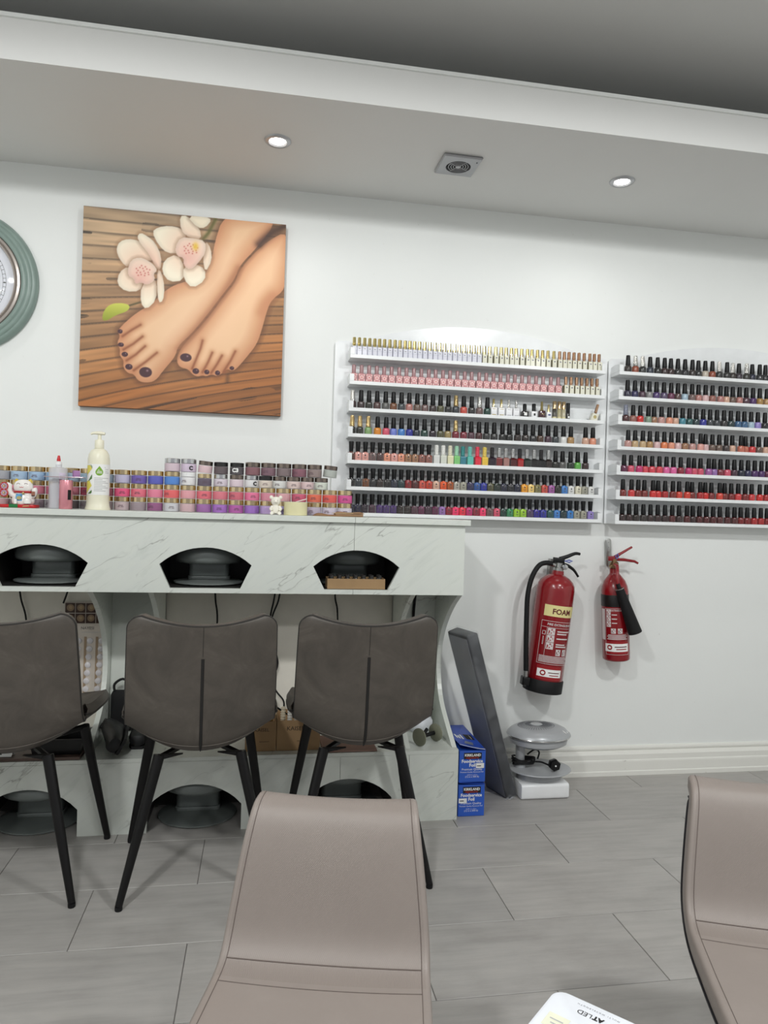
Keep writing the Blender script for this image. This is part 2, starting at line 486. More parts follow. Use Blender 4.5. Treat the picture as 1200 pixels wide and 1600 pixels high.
# ------------------------------------------------------------------ the nail bar counter
CF = -.392       # front plane
CR = .755        # its end
CL = -1.75
bar = tag(empty('nail_bar_counter', (0, 0, 0)), 'long white marble laminate nail bar with arched openings along the wall', 'counter')
def holed(x0, x1, z0, z1, holes, y0, y1, mb=None, nseg=14):
    """upright panel in X-Z with arched holes: (cx, half width, side z, floor z, floor half width, arch top)"""
    mb = mb or MB()
    xs = {x0, x1}
    for (cx, hw, sz, fz, fw, tz) in holes:
        for k in range(nseg+1):
            x = cx-hw+2*hw*k/nseg
            if x0 < x < x1: xs.add(round(x, 5))
        for x in (cx-hw, cx-fw, cx+fw, cx+hw):
            if x0 < x < x1: xs.add(round(x, 5))
    xs = sorted(xs)
    def hole_at(x):
        for h in holes:
            cx, hw, sz, fz, fw, tz = h
            d = abs(x-cx)
            if d <= hw+1e-6:
                rise = tz-sz
                R = (hw*hw+rise*rise)/(2*rise)
                top = tz-R+math.sqrt(max(R*R-d*d, 0))
                bot = fz if d <= fw+1e-6 else fz+(sz-fz)*(d-fw)/max(hw-fw, 1e-6)
                return (bot, top)
        return None
    for a, b in zip(xs[:-1], xs[1:]):
        m = (a+b)/2
        H = hole_at(m)
        if H is None:
            cells = [(z0, z0, z1, z1)]
        else:
            A, B = hole_at(a) or H, hole_at(b) or H
            cells = [(A[1], B[1], z1, z1)]
            if min(A[0], B[0]) > z0+1e-4: cells.append((z0, z0, A[0], B[0]))
            mb.quad([(a, y0, A[1]), (b, y0, B[1]), (b, y1, B[1]), (a, y1, A[1])])
            if min(A[0], B[0]) > z0+1e-4: mb.quad([(a, y0, A[0]), (b, y0, B[0]), (b, y1, B[0]), (a, y1, A[0])])
        for (za, zb, zc, zd) in cells:
            mb.quad([(a, y0, za), (b, y0, zb), (b, y0, zd), (a, y0, zc)])
            mb.quad([(a, y1, za), (b, y1, zb), (b, y1, zd), (a, y1, zc)])
        mb.quad([(a, y0, z1), (b, y0, z1), (b, y1, z1), (a, y1, z1)])
        if H is None or min(A[0], B[0]) > z0+1e-4: mb.quad([(a, y0, z0), (b, y0, z0), (b, y1, z0), (a, y1, z0)])
    for x in (x0, x1):
        H = hole_at(x)
        if H is None: mb.quad([(x, y0, z0), (x, y1, z0), (x, y1, z1), (x, y0, z1)])
        else:
            mb.quad([(x, y0, H[1]), (x, y1, H[1]), (x, y1, z1), (x, y0, z1)])
            if H[0] > z0+1e-4: mb.quad([(x, y0, z0), (x, y1, z0), (x, y1, H[0]), (x, y0, H[0])])
    for (cx, hw, sz, fz, fw, tz) in holes:
        if fw >= hw-1e-6:
            for x in (cx-hw, cx+hw):
                if x0 < x < x1: mb.quad([(x, y0, z0), (x, y1, z0), (x, y1, sz), (x, y0, sz)])
    return mb
UP = [(-1.28, .159, .942, .8585, .119, 1.003), (-.742, .159, .942, .8585, .119, 1.003), (-.188, .159, .942, .8585, .121, 1.003), (.350, .159, .942, .8585, .117, 1.003)]
LO = [(-1.30, .162, .092, 0, .162, .166), (-.757, .162, .092, 0, .162, .166), (-.203, .162, .092, 0, .162, .166), (.343, .162, .092, 0, .162, .167)]
Z0, Z1 = .842, 1.103
SEAM = .3375
holed(CL, SEAM-.0006, Z0, Z1, UP, CF, CF+.018).build('front_panel', MARBLE, bar)
holed(SEAM+.0006, CR, Z0, Z1, UP, CF, CF+.018).build('front_panel', MARBLE, bar)
MB().box(CL, CR-.0005, CF+.018, -.004, Z0, Z0+.016).build('bottom_panel', MARBLE, bar)
MB().box(CR-.018, CR, CF+.0185, -.004, Z0+.0165, Z1).build('end_panel', MARBLE, bar)
MB().box(CL, SEAM-.0004, CF-.016, -.004, Z1+.0005, 1.1245).build('ledge', MARBLE2, bar, bevel=.0012)
MB().box(SEAM+.0004, CR+.017, CF-.016, -.004, Z1+.0005, 1.1245).build('ledge', MARBLE2, bar, bevel=.0012)
LINING = mat('shade_dark_lining', (48, 46, 45), .45)  # dark grey puts the shade of the unlit openings into the colour
def lining(h, y1, za, zb, parent, floor):
    x0, x1, y0 = h[0]-h[1]-.006, h[0]+h[1]+.006, CF+.0183
    mb = MB()
    mb.quad([(x0, y1, za), (x1, y1, za), (x1, y1, zb), (x0, y1, zb)]); mb.quad([(x0, y0, zb), (x1, y0, zb), (x1, y1, zb), (x0, y1, zb)])
    for x in (x0, x1): mb.quad([(x, y0, za), (x, y1, za), (x, y1, zb), (x, y0, zb)])
    if floor: mb.quad([(x0, y0, za), (x1, y0, za), (x1, y1, za), (x0, y1, za)])
    mb.build('lining', LINING, parent)
for h in UP: lining(h, -.02, .8584, 1.09, bar, True)
for h in LO: lining(h, -.03, .001, .240, bar, False)
# lower plinth
BT = .262
S2 = .31
holed(CL, S2-.0006, 0, BT-.014, LO, CF, CF+.018).build('plinth_panel', MARBLE2, bar)
holed(S2+.0006, .5665, 0, BT-.014, LO, CF, CF+.018).build('plinth_panel', MARBLE2, bar)
MB().box(.5677, CR, CF, CF+.018, 0, BT-.014).build('plinth_panel', MARBLE2, bar)
MB().box(CR-.018, CR, CF+.0185, -.03, 0, BT-.014).build('plinth_end', MARBLE2, bar)
MB().box(CL, CR, CF+.001, -.027, BT-.0135, BT).build('plinth_top', MARBLE2, bar)
# curved brackets between plinth and upper box
BR = [(.842, -.385), (.80, -.305), (.748, -.232), (.69, -.167), (.625, -.121), (.57, -.099), (.513, -.092), (.45, -.107), (.392, -.142), (.355, -.192), (.322, -.252), (.29, -.313), (BT+.0005, -.368)]
def bracket(x0, x1):
    z = np.array([p[0] for p in BR])[::-1]; y = np.array([p[1] for p in BR])[::-1]
    zz = np.linspace(z[0], z[-1], 30); yy = np.interp(zz, z, y)
    yy[1:-1] = .25*yy[:-2]+.5*yy[1:-1]+.25*yy[2:]
    poly = [(float(a), float(b)) for a, b in zip(yy, zz)] + [(-.026, .8415), (-.026, BT+.0005)]
    mb = MB(); mb.prism(poly, x0, x1, axis='x'); return mb.build('bracket', MARBLE, bar)
for x in (-.585, -.383, .557, CR-.019): bracket(x, x+.018)
for a, b in ((-.5665, -.3835), (.5755, CR-.0195)):
    MB().box(a, b, -.040, -.028, BT+.001, .841).build('back_panel', MARBLE, bar)
# back panelling of the two knee bays
BAY = mat('cream_back_board', (226, 221, 211), .6)
MB().box(-.3645, .5565, -.012, -.004, BT+.001, .841).build('bay_board', BAY, bar)
MB().box(CL, -.5855, -.012, -.004, BT+.001, .841).build('bay_board', BAY, bar)

# hand dryers in the upper openings, foot dryers in the plinth openings
DRY = mat('dryer_grey', (120, 126, 124), .28, .1)
def nail_dryer(x, y, z, h, label, group, col_w=.074, r0=.128, hb=.50):
    r = tag(empty('nail_dryer', (x, y, z)), label, 'nail dryer', group)
    MB().lathe([(.0001, 0), (r0-.006, 0), (r0, .004), (r0, .008), (r0-.008, .011), (.0001, .014)], seg=40, cap=False, sy=.93).build('base_disc', DRY, r)
    c_ = MB(); c_.rbox(-col_w-.004, col_w+.004, -.005, .085, .0115, .026, .020, seg=4, r2=.002); c_.rbox(-col_w, col_w, 0, .080, .0262, h*(hb+.06), .018, seg=4, r2=.002); c_.build('column', DRY, r)
    MB().lathe([(.05, h*hb), (.108, h*(hb+.02)), (.122, h*(hb+.06)), (.127, h*(hb+.12)), (.126, h*.86), (.114, h*.95), (.09, h*.99), (.0001, h)], seg=40, sy=.93, cap=False).build('head', DRY, r)
    return r
DY = -.222
G_ = 'hand dryers in the upper openings'
nail_dryer(-.742, DY, .8602, .150, 'grey hand dryer inside the upper opening below the lucky cat', G_)
nail_dryer(-.188, DY, .8602, .150, 'grey hand dryer inside the upper opening below the tallest jar stacks', G_)
nail_dryer(.350, DY+.056, .8602, .150, 'grey hand dryer inside the upper opening behind the cardboard tray', G_)
DF = -.245
G_ = 'foot dryers in the plinth arches'
nail_dryer(-.757, DF, .001, .165, 'grey foot dryer on the floor in the plinth arch below the gem card', G_, .078, .142, .62)
nail_dryer(-.203, DF, .001, .165, 'grey foot dryer on the floor in the plinth arch behind the middle dark chair', G_, .078, .142, .62)
nail_dryer(.343, DF+.05, .001, .165, 'grey foot dryer in the plinth arch behind the taupe chair back', G_, .078, .142, .62)

# cardboard tray of small glass jars in the opening nearest the racks
t = tag(empty('cardboard_tray', (.352, -.334, .8602)), 'low brown cardboard tray of small items in the upper opening', 'tray')
mb = MB(); w, d, hh, th = .107, .042, .037, .002
mb.box(-w, w, -d, d, 0, .002); mb.box(-w, w, -d, -d+th, .002, hh); mb.box(-w, w, d-th, d, .002, hh); mb.box(-w, -w+th, -d+th, d-th, .002, hh); mb.box(w-th, w, -d+th, d-th, .002, hh)
mb.build('tray_box', CARD, t)
TRO = ['first', 'second', 'third', 'fourth', 'fifth', 'sixth', 'last']
proto = None
GL = mat('dark_glass_vial', (40, 38, 36), .08, 0, coat=.6)
for k in range(14):
    px = -.09+.03*(k % 7); py = -.018+.034*(k//7)
    if proto is None:
        proto = MB().lathe([(.010, 0), (.011, .003), (.011, .028), (.007, .033), (.007, .037)], seg=12).build('glass_vial', GL)
        MB().lathe([(.008, .0372), (.008, .046), (.006, .047)], seg=12).build('cap', mat('vial_cap', (58, 56, 55), .2, .3), proto)
        o = proto
    else: o = dup(proto)
    o.location = (.352+px, -.334+py, .8626)
    tag(o, f'tiny dark vial, {TRO[k % 7]} from the clock end, {"front" if k < 7 else "rear"} row of the cardboard tray', 'vial', 'vials in the cardboard tray')

# ------------------------------------------------------------------ dark leatherette tub chairs
def interp_path(P, n, fine=0):
    P = np.array(P, float); d = np.r_[0, np.cumsum(np.hypot(*np.diff(P[:, :2], axis=0).T))]; d /= d[-1]
    t = np.linspace(0, 1, n) if not fine else 1-(1-np.linspace(0, 1, n))**fine
    out = np.stack([np.interp(t, d, P[:, i]) for i in range(P.shape[1])], 1)
    for _ in range(9 if fine else 3): out[1:-1] = .25*out[:-2]+.5*out[1:-1]+.25*out[2:]
    return out
#        y      z     halfwidth  curl
TUB = [(.240, .445, .200, .015), (.19, .450, .222, .040), (.05, .436, .236, .070), (-.10, .420, .229, .092), (-.175, .418, .221, .108), (-.222, .446, .216, .095),
       (-.242, .520, .214, .062), (-.256, .64, .212, .045), (-.272, .75, .209, .034), (-.284, .832, .206, .026)]
def tub_chair(label, loc, rz):
    r = tag(empty('tub_chair', loc, rz), label, 'chair', 'dark chairs along the nail bar')
    n, m = 76, 27
    A = interp_path(TUB, n, 1.7)
    T = np.gradient(A[:, :2], axis=0); T /= np.linalg.norm(T, axis=1)[:, None]
    Nn = np.stack([-T[:, 1], T[:, 0]], 1)*-1          # towards the sitter
    Nn = np.where((Nn[:, 1:2]*.4+Nn[:, 0:1]*.6) < 0, -Nn, Nn)
    arc_ = np.r_[0, np.cumsum(np.hypot(*np.diff(A[:, :2], axis=0).T))]
    def surf(off):
        G = []
        for i in range(n):
            rowp = []
            y, z, hw, cu = A[i]
            dist = arc_[-1]-arc_[i]; rc = .036
            shrink = rc*(1-math.sqrt(max(1-((rc-dist)/rc)**2, 0))) if dist < rc else 0
            df = arc_[i]; shrink += (.06*(1-math.sqrt(max(1-((.06-df)/.06)**2, 0))) if df < .06 else 0)
            for j in range(m):
                u = -1+2*j/(m-1)
                k = cu*abs(u)**2.1
                dip = .024*(1-u*u)*max(0, 1-dist/.12)
                x = u*(hw-shrink-off*.25)
                rowp.append((x, y+Nn[i, 0]*(k+off), z+Nn[i, 1]*(k+off)-dip))
            G.append(rowp)
        return G
    out, inn = surf(0), surf(.034)
    mb = MB(); mb.grid(out); mb.grid(inn[::-1])
    def edge(G): return [G[0][j] for j in range(m)]+[G[i][m-1] for i in range(1, n)]+[G[n-1][j] for j in range(m-2, -1, -1)]+[G[i][0] for i in range(n-2, 0, -1)]
    eo, ei = edge(out), edge(inn)
    mid = [tuple((Vector(a)+Vector(b))/2+(Vector(a)-Vector((0, a[1], a[2]))).normalized()*.006) for a, b in zip(eo, ei)]
    mb.rings([eo, mid, ei], False, False, 0, True)
    mb.build('shell', GREY_LEATHER, r)
    MB().tube([tuple(Vector(a)*.88+Vector(b)*.12) for a, b in zip(eo, ei)][::1], .0042, 6, closed=True).build('piping', PIPING, r)
    # centre dart on the outside of the back, its dark fold widening downwards
    ii = [i for i in range(n) if A[i, 0] < -.17 and A[i, 1] < .725]
    c = m//2
    P = [Vector(out[i][c]) - Vector((0, Nn[i, 0], Nn[i, 1]))*.0005 for i in ii]
    mb = MB(); L = []
    for q, p in enumerate(P):
        wq = .0046*min(1, (q+.2)/4)
        nn = Vector((0, Nn[ii[q], 0], Nn[ii[q], 1]))
        L.append([tuple(p+Vector((wq*math.cos(a), 0, 0))-nn*(.002*math.sin(a))) for a in [k*PI/4 for k in range(8)]])
    mb.rings(L, True, True, 0, True); mb.build('dart', mat('dart_black', (22, 20, 19), .6), r)
    top = [tuple(Vector(out[i][c])-Vector((0, Nn[i, 0], Nn[i, 1]))*.0002) for i in range(n) if A[i, 1] >= .722]
    MB().tube(top, .0008, 5).build('seam', PIPING, r)
    i0 = min(range(n), key=lambda i: abs(A[i, 0]+.222)+abs(A[i, 1]-.452))
    st = []
    for j in range(2, m-2):
        u = abs(-1+2*j/(m-1)); ii_ = i0 + int(0)
        st.append(tuple(Vector(out[ii_][j])-Vector((0, Nn[ii_, 0], Nn[ii_, 1]))*.0003))
    MB().tube(st, .0009, 5).build('stitching', STITCH, r)
    # metal underframe and four splayed legs
    fr_ = MB()
    fr_.tube([(-.155, .13, .408), (-.05, .02, .404), (-.05, -.04, .404), (-.118, -.148, .402)], .010, 6); fr_.tube([(.155, .13, .408), (.05, .02, .404), (.05, -.04, .404), (.118, -.148, .402)], .010, 6)
    fr_.box(-.06, .06, -.06, .04, .398, .412)
    for sx in (-1, 1): fr_.prism([(sx*.050, .412), (sx*.122, .412), (sx*.128, .380), (sx*.112, .398)], -.156, -.142)
    fr_.build('underframe', BLACK_METAL, r)
    for (sx, a, b) in ((-1, (.118, -.148, .410), (.212, -.222, 0)), (1, (.118, -.148, .410), (.212, -.222, 0)), (-1, (.155, .128, .412), (.222, .205, 0)), (1, (.155, .128, .412), (.222, .205, 0))):
        A_, B_ = Vector((sx*a[0], a[1], a[2])), Vector((sx*b[0], b[1], b[2]+.012))
        lg = MB().tube([A_, A_.lerp(B_, .5), B_], [.0165, .0145, .0105], 12).build('leg', BLACK_METAL, r)
        MB().lathe([(.0102, 0), (.0108, .004), (.0106, .0125)], c=(B_.x, B_.y, 0), seg=12).build('foot_cap', BLACK_RUBBER, lg)
    return r
tub_chair('dark grey leatherette tub chair at the nail bar in front of the gem card', (-.712, -.622, 0), math.radians(0))
tub_chair('dark grey leatherette tub chair between the two others at the nail bar', (-.170, -.642, 0), math.radians(4.0))
tub_chair('dark grey leatherette tub chair at the end of the nail bar beside the foil boxes', (.334, -.630, 0), math.radians(-1.5))

# ------------------------------------------------------------------ low taupe chairs facing the room
#       y     z     halfwidth
SLING = [(.415, .335, .183), (.40, .352, .190), (.34, .360, .194), (.18, .358, .190), (.06, .360, .186), (.018, .366, .184), (-.006, .392, .183), (-.022, .440, .178), (-.046, .520, .168), (-.066, .572, .160), (-.082, .594, .157), (-.104, .605, .155), (-.130, .604, .153)]
def sling_chair(label, loc, rz):
    r = tag(empty('padded_chair', loc, rz), label, 'chair', 'low taupe chairs facing the room')
    A = interp_path(SLING, 60); n = len(A)
    T = np.gradient(A[:, :2], axis=0); T /= np.linalg.norm(T, axis=1)[:, None]
    Nn = np.stack([-T[:, 1], T[:, 0]], 1)
    Nn = np.where((Nn[:, 1:2]*.5+Nn[:, 0:1]*.5) < 0, -Nn, Nn)
    for i in range(1, n):
        if np.dot(Nn[i], Nn[i-1]) < 0: Nn[i] *= -1
    th, rc = .044, .009
    def ring(i, ins=0.0, pre=0.0):
        y, z, hw = A[i]; hw -= ins
        P = []
        def pt(x, o): return (x, y+Nn[i, 0]*o+T[i, 0]*pre, z+Nn[i, 1]*o+T[i, 1]*pre)
        for k in range(13):
            u = -1+2*k/12; P.append(pt(u*(hw-rc), -.006*(1-u*u)-ins*.5))
        for k in range(1, 5): a = PI/2-k*PI/8; P.append(pt(hw-rc+rc*math.cos(a), -ins*.5-rc+rc*math.sin(a)))
        P.append(pt(hw, -th*.6)); P.append(pt(hw-.004, -th+ins*.5))
        P.append(pt(0, -th+ins*.5)); P.append(pt(-hw+.004, -th+ins*.5)); P.append(pt(-hw, -th*.6))
        for k in range(4, 0, -1): a = PI/2-k*PI/8; P.append(pt(-hw+rc-rc*math.cos(a), -ins*.5-rc+rc*math.sin(a)))
        return P
    mb = MB(); ib = next(i for i in range(n) if A[i, 1] > .374 and A[i, 0] < .03)
    R = [ring(0, .012, -.008), ring(0, .004, -.004)]+[ring(i) for i in range(n)]+[ring(n-1, .004, .004), ring(n-1, .012, .008)]
    k = len(R[0]); mb.rings(R, True, True, 0, True)
    # the embossed panel of the backrest
    idx = 0
    for i in range(len(R)-1):
        for j in range(k):
            if i-2 >= ib-4 and j < 12: mb.mi[idx] = 1
            idx += 1
    mb.build('cushion', [TAUPE, TAUPE_EMB], r)
    # seams
    def line(i0, i1, u, nm='stitching'):
        P = []
        for i in range(i0, i1):
            y, z, hw = A[i]; o = -.006*(1-u*u)+.0004; P.append((u*(hw-rc), y+Nn[i, 0]*o, z+Nn[i, 1]*o))
        return P
    for s_ in (-1, 1): MB().tube(line(0, n, s_*.965), .0007, 5).build('stitching', TAUPE_STITCH, r)
    for i_, rad in ((ib-1, .0013), (ib-5, .0008)):
        P = []
        for q in range(25):
            u = .965*(-1+q/12); y, z, hw = A[i_]; o = -.006*(1-u*u)+.0004; sag = -.006*(1-u*u)
            i2 = i_
            P.append((u*(hw-rc), y+Nn[i2, 0]*o, z+Nn[i2, 1]*o))
        MB().tube(P, rad, 5).build('seam', TAUPE_STITCH, r)
    # dark trim shell on the outside, and the metal frame below
    mb = MB(); G = []
    for i in range(n):
        y, z, hw = A[i]; o = -th-.001; hw -= .004
        G.append([(u*(hw+.003), y+Nn[i, 0]*o, z+Nn[i, 1]*o) for u in (-1, -.5, 0, .5, 1)]+[(hw+.003, y+Nn[i, 0]*(o-.0035), z+Nn[i, 1]*(o-.0035)), (-hw-.003, y+Nn[i, 0]*(o-.0035), z+Nn[i, 1]*(o-.0035))])
    mb.rings(G, True, True, 0, True); mb.build('back_shell', mat('black_trim', (30, 28, 33), .5), r)
    MB().box(-.13, .13, .10, .30, .286, .304).build('underframe', BLACK_METAL, r)
    for sx in (-1, 1):
        for (y0, yb) in ((.12, .05), (.28, .34)):
            MB().tube([(sx*.12, y0, .29), (sx*.155, yb, 0.0)], [.014, .010], 10).build('leg', BLACK_METAL, r)
    return r
sling_chair('low taupe padded chair with its back to the nail bar, centred before the arches', (.131, -1.752, 0), math.radians(166.9))
sling_chair('low taupe padded chair standing clear of the nail bar, beyond the LED lamp', (1.0245, -1.760, 0), math.radians(161.5))
# ------------------------------------------------------------------ canvas picture of feet and orchids
def picture():
    x0, x1, z0, z1, dpt = -.716, .066, 1.5255, 2.3045, .032
    r = tag(empty('canvas_picture', ((x0+x1)/2, 0, (z0+z1)/2)), 'square canvas print of two feet, orchids and bamboo above the nail bar', 'picture')
    w, h = (x1-x0)/2, (z1-z0)/2
    MB().box(-w, w, -dpt, -.001, -h, h).build('canvas', mat('canvas_edge', (112, 70, 36), .7, var=.15), r)
    src = np.array([(328, 50), (1115, 130), (1097, 880), (305, 830)], float)
    dst = np.array([(0, 1), (1, 1), (1, 0), (0, 0)], float)
    A = []; B = []
    for (x, y), (u, v) in zip(src, dst):
        A += [[x, y, 1, 0, 0, 0, -u*x, -u*y], [0, 0, 0, x, y, 1, -v*x, -v*y]]; B += [u, v]
    H = np.append(np.linalg.solve(np.array(A), np.array(B)), 1).reshape(3, 3)
    def T(pts):
        P = np.c_[np.array(pts, float), np.ones(len(pts))] @ H.T
        return P[:, :2]/P[:, 2:]
    N = 380
    U, V = np.meshgrid(np.linspace(0, 1, N), np.linspace(0, 1, N))
    rs = np.random.RandomState(3)
    # bamboo mat
    slope = .34*(1-V)**1.4*(U-.2)-.015*U
    s = (V-slope)*17+.6*np.sin(2.2*V+1)
    k = np.floor(s).astype(int); fr = s-k
    tone = rs.rand(80)[(k % 80)]
    def smooth_noise(nx, ny):
        g = rs.rand(ny+2, nx+2); a = U*nx; b = s/23*ny % ny
        i = a.astype(int); j = b.astype(int); fa = a-i; fb = b-j; fa = fa*fa*(3-2*fa); fb = fb*fb*(3-2*fb)
        return (g[j, i]*(1-fa)+g[j, i+1]*fa)*(1-fb)+(g[j+1, i]*(1-fa)+g[j+1, i+1]*fa)*fb
    fine = smooth_noise(6, 120); mid = smooth_noise(6, 40); big = smooth_noise(4, 4)
    t = np.clip(.02+1.15*V-.30*U+.15*(big-.5), 0, 1)[..., None]
    lo = np.array((170, 106, 52.)); hi = np.array((206, 174, 138.))
    C = lo*(1-t)+hi*t
    C = C*(.84+.22*tone[..., None])*(.90+.20*fine[..., None])
    C *= (1-.42*np.exp(-((fr-.03)/.07)**2)-.25*np.exp(-((fr-.97)/.05)**2))[..., None]
    dark = (mid > .80)[..., None]*np.clip((fine-.35)*2, 0, 1)[..., None]
    C = C*(1-.62*dark)
    node = np.exp(-((U-.5-.3*np.sin(k*2.3))/.012)**2)*(tone > .6)
    C *= (1-.3*node)[..., None]
    def seg_d(P, closed=True):
        d = np.full(U.shape, 9.); n = len(P)
        for i in range(n if closed else n-1):
            a, b = P[i], P[(i+1) % n]; ab = b-a
            q = np.clip(((U-a[0])*ab[0]+(V-a[1])*ab[1])/max((ab**2).sum(), 1e-9), 0, 1)
            d = np.minimum(d, np.hypot(U-a[0]-q*ab[0], V-a[1]-q*ab[1]))
        return d
    def inside(P):
        c = np.zeros(U.shape, bool); n = len(P)
        for i in range(n):
            a, b = P[i], P[(i+1) % n]
            if a[1] == b[1]: continue
            c ^= ((a[1] > V) != (b[1] > V)) & (U < (b[0]-a[0])*(V-a[1])/(b[1]-a[1])+a[0])
        return c
    def chaikin(P, it=2):
        for _ in range(it):
            Q = np.roll(P, -1, 0); P = np.stack([.75*P+.25*Q, .25*P+.75*Q], 1).reshape(-1, 2)
        return P
    def sdf(P): d = seg_d(P); return np.where(inside(P), d, -d)
    def over(colour, a):
        nonlocal C
        a = np.clip(a, 0, 1)[..., None]; C = C*(1-a)+colour*a
    px = 1/N
    def skin(P, light):
        D = sdf(chaikin(T(P)))
        over(np.array((84, 44, 18.)), .55*np.clip(1+D/.03, 0, 1)*(D < 0))     # contact with the mat
        k2 = np.clip(D/.085, 0, 1)[..., None]
        base = np.array((206, 142, 100.))*(1-k2)+np.array((240, 196, 154.))*k2
        l = np.clip(.5+1.1*((U-light[0])*-.6+(V-light[1])*.5), 0, 1)[..., None]
        base = base*(.93+.12*l)
        over(base, D/px/1.4+.5)
        return D
    right = [(1125, 150), (1040, 195), (965, 265), (928, 318), (918, 352), (872, 408), (828, 470), (776, 532), (728, 582), (700, 620), (688, 655), (700, 684), (735, 692), (752, 714), (772, 722), (790, 716), (806, 722), (824, 712), (848, 722), (868, 708), (886, 692), (906, 702), (926, 690), (962, 648), (1002, 598), (1022, 540), (1040, 470), (1058, 424), (1112, 384), (1125, 300)]
    skin(right, (.8, .5))
    left = [(870, 95), (838, 190), (824, 275), (790, 340), (700, 352), (640, 385), (596, 432), (528, 472), (482, 512), (458, 540), (470, 560), (456, 585), (470, 612), (466, 635), (484, 655), (480, 682), (500, 706), (522, 708), (538, 735), (566, 744), (606, 738), (640, 692), (684, 642), (694, 600), (742, 558), (800, 490), (862, 408), (916, 340), (932, 290), (1000, 220), (1085, 110), (980, 80)]
    skin(left, (.4, .5))
    def stroke(P, wd, colour, a):
        D = seg_d(T(P), False); over(np.array(colour, float), a*np.exp(-(D/wd)**2))
    for P in ([(548, 516), (515, 535), (478, 560)], [(556, 562), (520, 590), (482, 612)], [(566, 600), (530, 632), (494, 655)], [(612, 626), (570, 660), (522, 694)],
              [(790, 580), (782, 612), (750, 690)], [(828, 628), (812, 665), (790, 705)], [(866, 640), (848, 672), (824, 708)], [(918, 624), (900, 660), (872, 704)]):
        stroke(P, .006, (120, 62, 34), .9); stroke(P, .018, (176, 104, 62), .45)
    stroke([(1060, 410), (1030, 440), (1018, 470)], .03, (190, 124, 84), .5)
    stroke([(930, 300), (870, 400), (770, 530), (700, 610)], .02, (150, 88, 52), .55)
    stroke([(880, 250), (780, 420), (660, 560)], .06, (246, 206, 168), .45)
    stroke([(1060, 260), (960, 400), (860, 560)], .055, (244, 200, 160), .45)
    for (cx, cy, a, b) in ((568, 702, 26, 21), (503, 680, 15, 12), (487, 631, 13, 10), (472, 593, 12, 9), (469, 541, 10, 9), (725, 646, 24, 17), (764, 700, 14, 12), (807, 704, 11, 10), (849, 708, 11, 10), (905, 690, 10, 8)):
        c0 = T([(cx, cy)])[0]; e = np.hypot((U-c0[0])/(a/790), (V-c0[1])/(b/760))
        over(np.array((64, 24, 34.)), (1-e)*8)
        over(np.array((176, 150, 156.)), .8*np.exp(-((U-c0[0]-.25*a/790)**2+(V-c0[1]-.3*b/760)**2)/(.20*b/760)**2))
    stroke([(1110, 135), (1060, 160), (1010, 205)], .022, (58, 30, 18), .8)
    stroke([(840, 105), (812, 160), (790, 185)], .010, (96, 92, 40), .9)
    stroke([(548, 428), (505, 440)], .005, (70, 64, 26), .9)
    def petal(P, c0, edge, mid_):
        Q = chaikin(T(P), 1); D = sdf(Q); m = T([mid_])[0]
        over(np.array((110, 70, 40.)), .35*np.clip(1+D/.02, 0, 1)*(D < 0))
        rr = np.clip(np.hypot(U-m[0], V-m[1])/.16, 0, 1)[..., None]
        k2 = np.clip(D/.02, 0, 1)[..., None]
        col = (np.array(c0, float)*(1-rr)+np.array((250, 238, 214.))*rr)*(.92+.08*k2)
        over(col, D/px/1.4+.5)
    pk = (240, 196, 170)
    petal([(455, 214), (468, 190), (500, 180), (545, 188), (590, 228), (602, 266), (556, 266), (500, 294), (474, 270), (458, 240)], pk, 0, (560, 290))
    petal([(534, 172), (548, 156), (574, 170), (606, 196), (630, 250), (626, 306), (606, 292), (582, 240), (548, 200)], (236, 178, 156), 0, (560, 290))
    petal([(500, 286), (465, 310), (456, 355), (490, 386), (545, 385), (560, 350), (530, 310)], pk, 0, (560, 300))
    petal([(550, 365), (548, 430), (570, 458), (610, 420), (612, 350), (590, 330)], pk, 0, (560, 300))
    petal([(614, 300), (630, 310), (642, 370), (636, 425), (618, 430), (612, 370)], pk, 0, (560, 300))
    petal([(592, 154), (616, 136), (660, 130), (704, 140), (730, 172), (702, 238), (652, 238), (618, 206)], pk, 0, (740, 220))
    petal([(700, 92), (730, 92), (778, 140), (785, 185), (740, 180), (705, 150)], pk, 0, (740, 220))
    petal([(728, 92), (800, 96), (826, 108), (800, 140), (770, 140)], (242, 226, 196), 0, (740, 180))
    petal([(690, 240), (640, 262), (630, 310), (660, 350), (715, 345), (720, 290)], pk, 0, (740, 220))
    petal([(715, 290), (716, 340), (750, 376), (800, 345), (800, 300), (760, 280)], pk, 0, (740, 220))
    petal([(800, 188), (822, 220), (826, 268), (800, 315), (790, 260)], pk, 0, (740, 220))
    for lip, (cx, cy) in (([(498, 300), (512, 262), (545, 252), (578, 266), (600, 282), (614, 304), (598, 318), (606, 340), (576, 362), (548, 350), (528, 358), (522, 334), (502, 326)], (556, 312)), ([(682, 215), (705, 175), (752, 180), (800, 190), (802, 235), (775, 275), (740, 305), (715, 285), (716, 255), (690, 250)], (742, 228))):
        petal(lip, (234, 182, 166), 0, (cx-10, cy+26))
        for q in range(17):
            a = q*2.4; rr_ = 5+6.5*math.sqrt(q)
            c0 = T([(cx+rr_*math.cos(a), cy-6+.7*rr_*math.sin(a))])[0]
            over(np.array((186, 70, 62.)), .85*np.exp(-((U-c0[0])**2+(V-c0[1])**2)/.0034**2))
    c0 = T([(762, 212)])[0]; over(np.array((232, 190, 60.)), np.exp(-(((U-c0[0])/.014)**2+((V-c0[1])/.02)**2)))
    P = chaikin(T([(398, 498), (404, 460), (432, 432), (480, 430), (508, 440), (500, 462), (450, 478), (420, 498)])); D = sdf(P)
    g = np.clip((V-P[:, 1].min())/(P[:, 1].max()-P[:, 1].min()), 0, 1)[..., None]
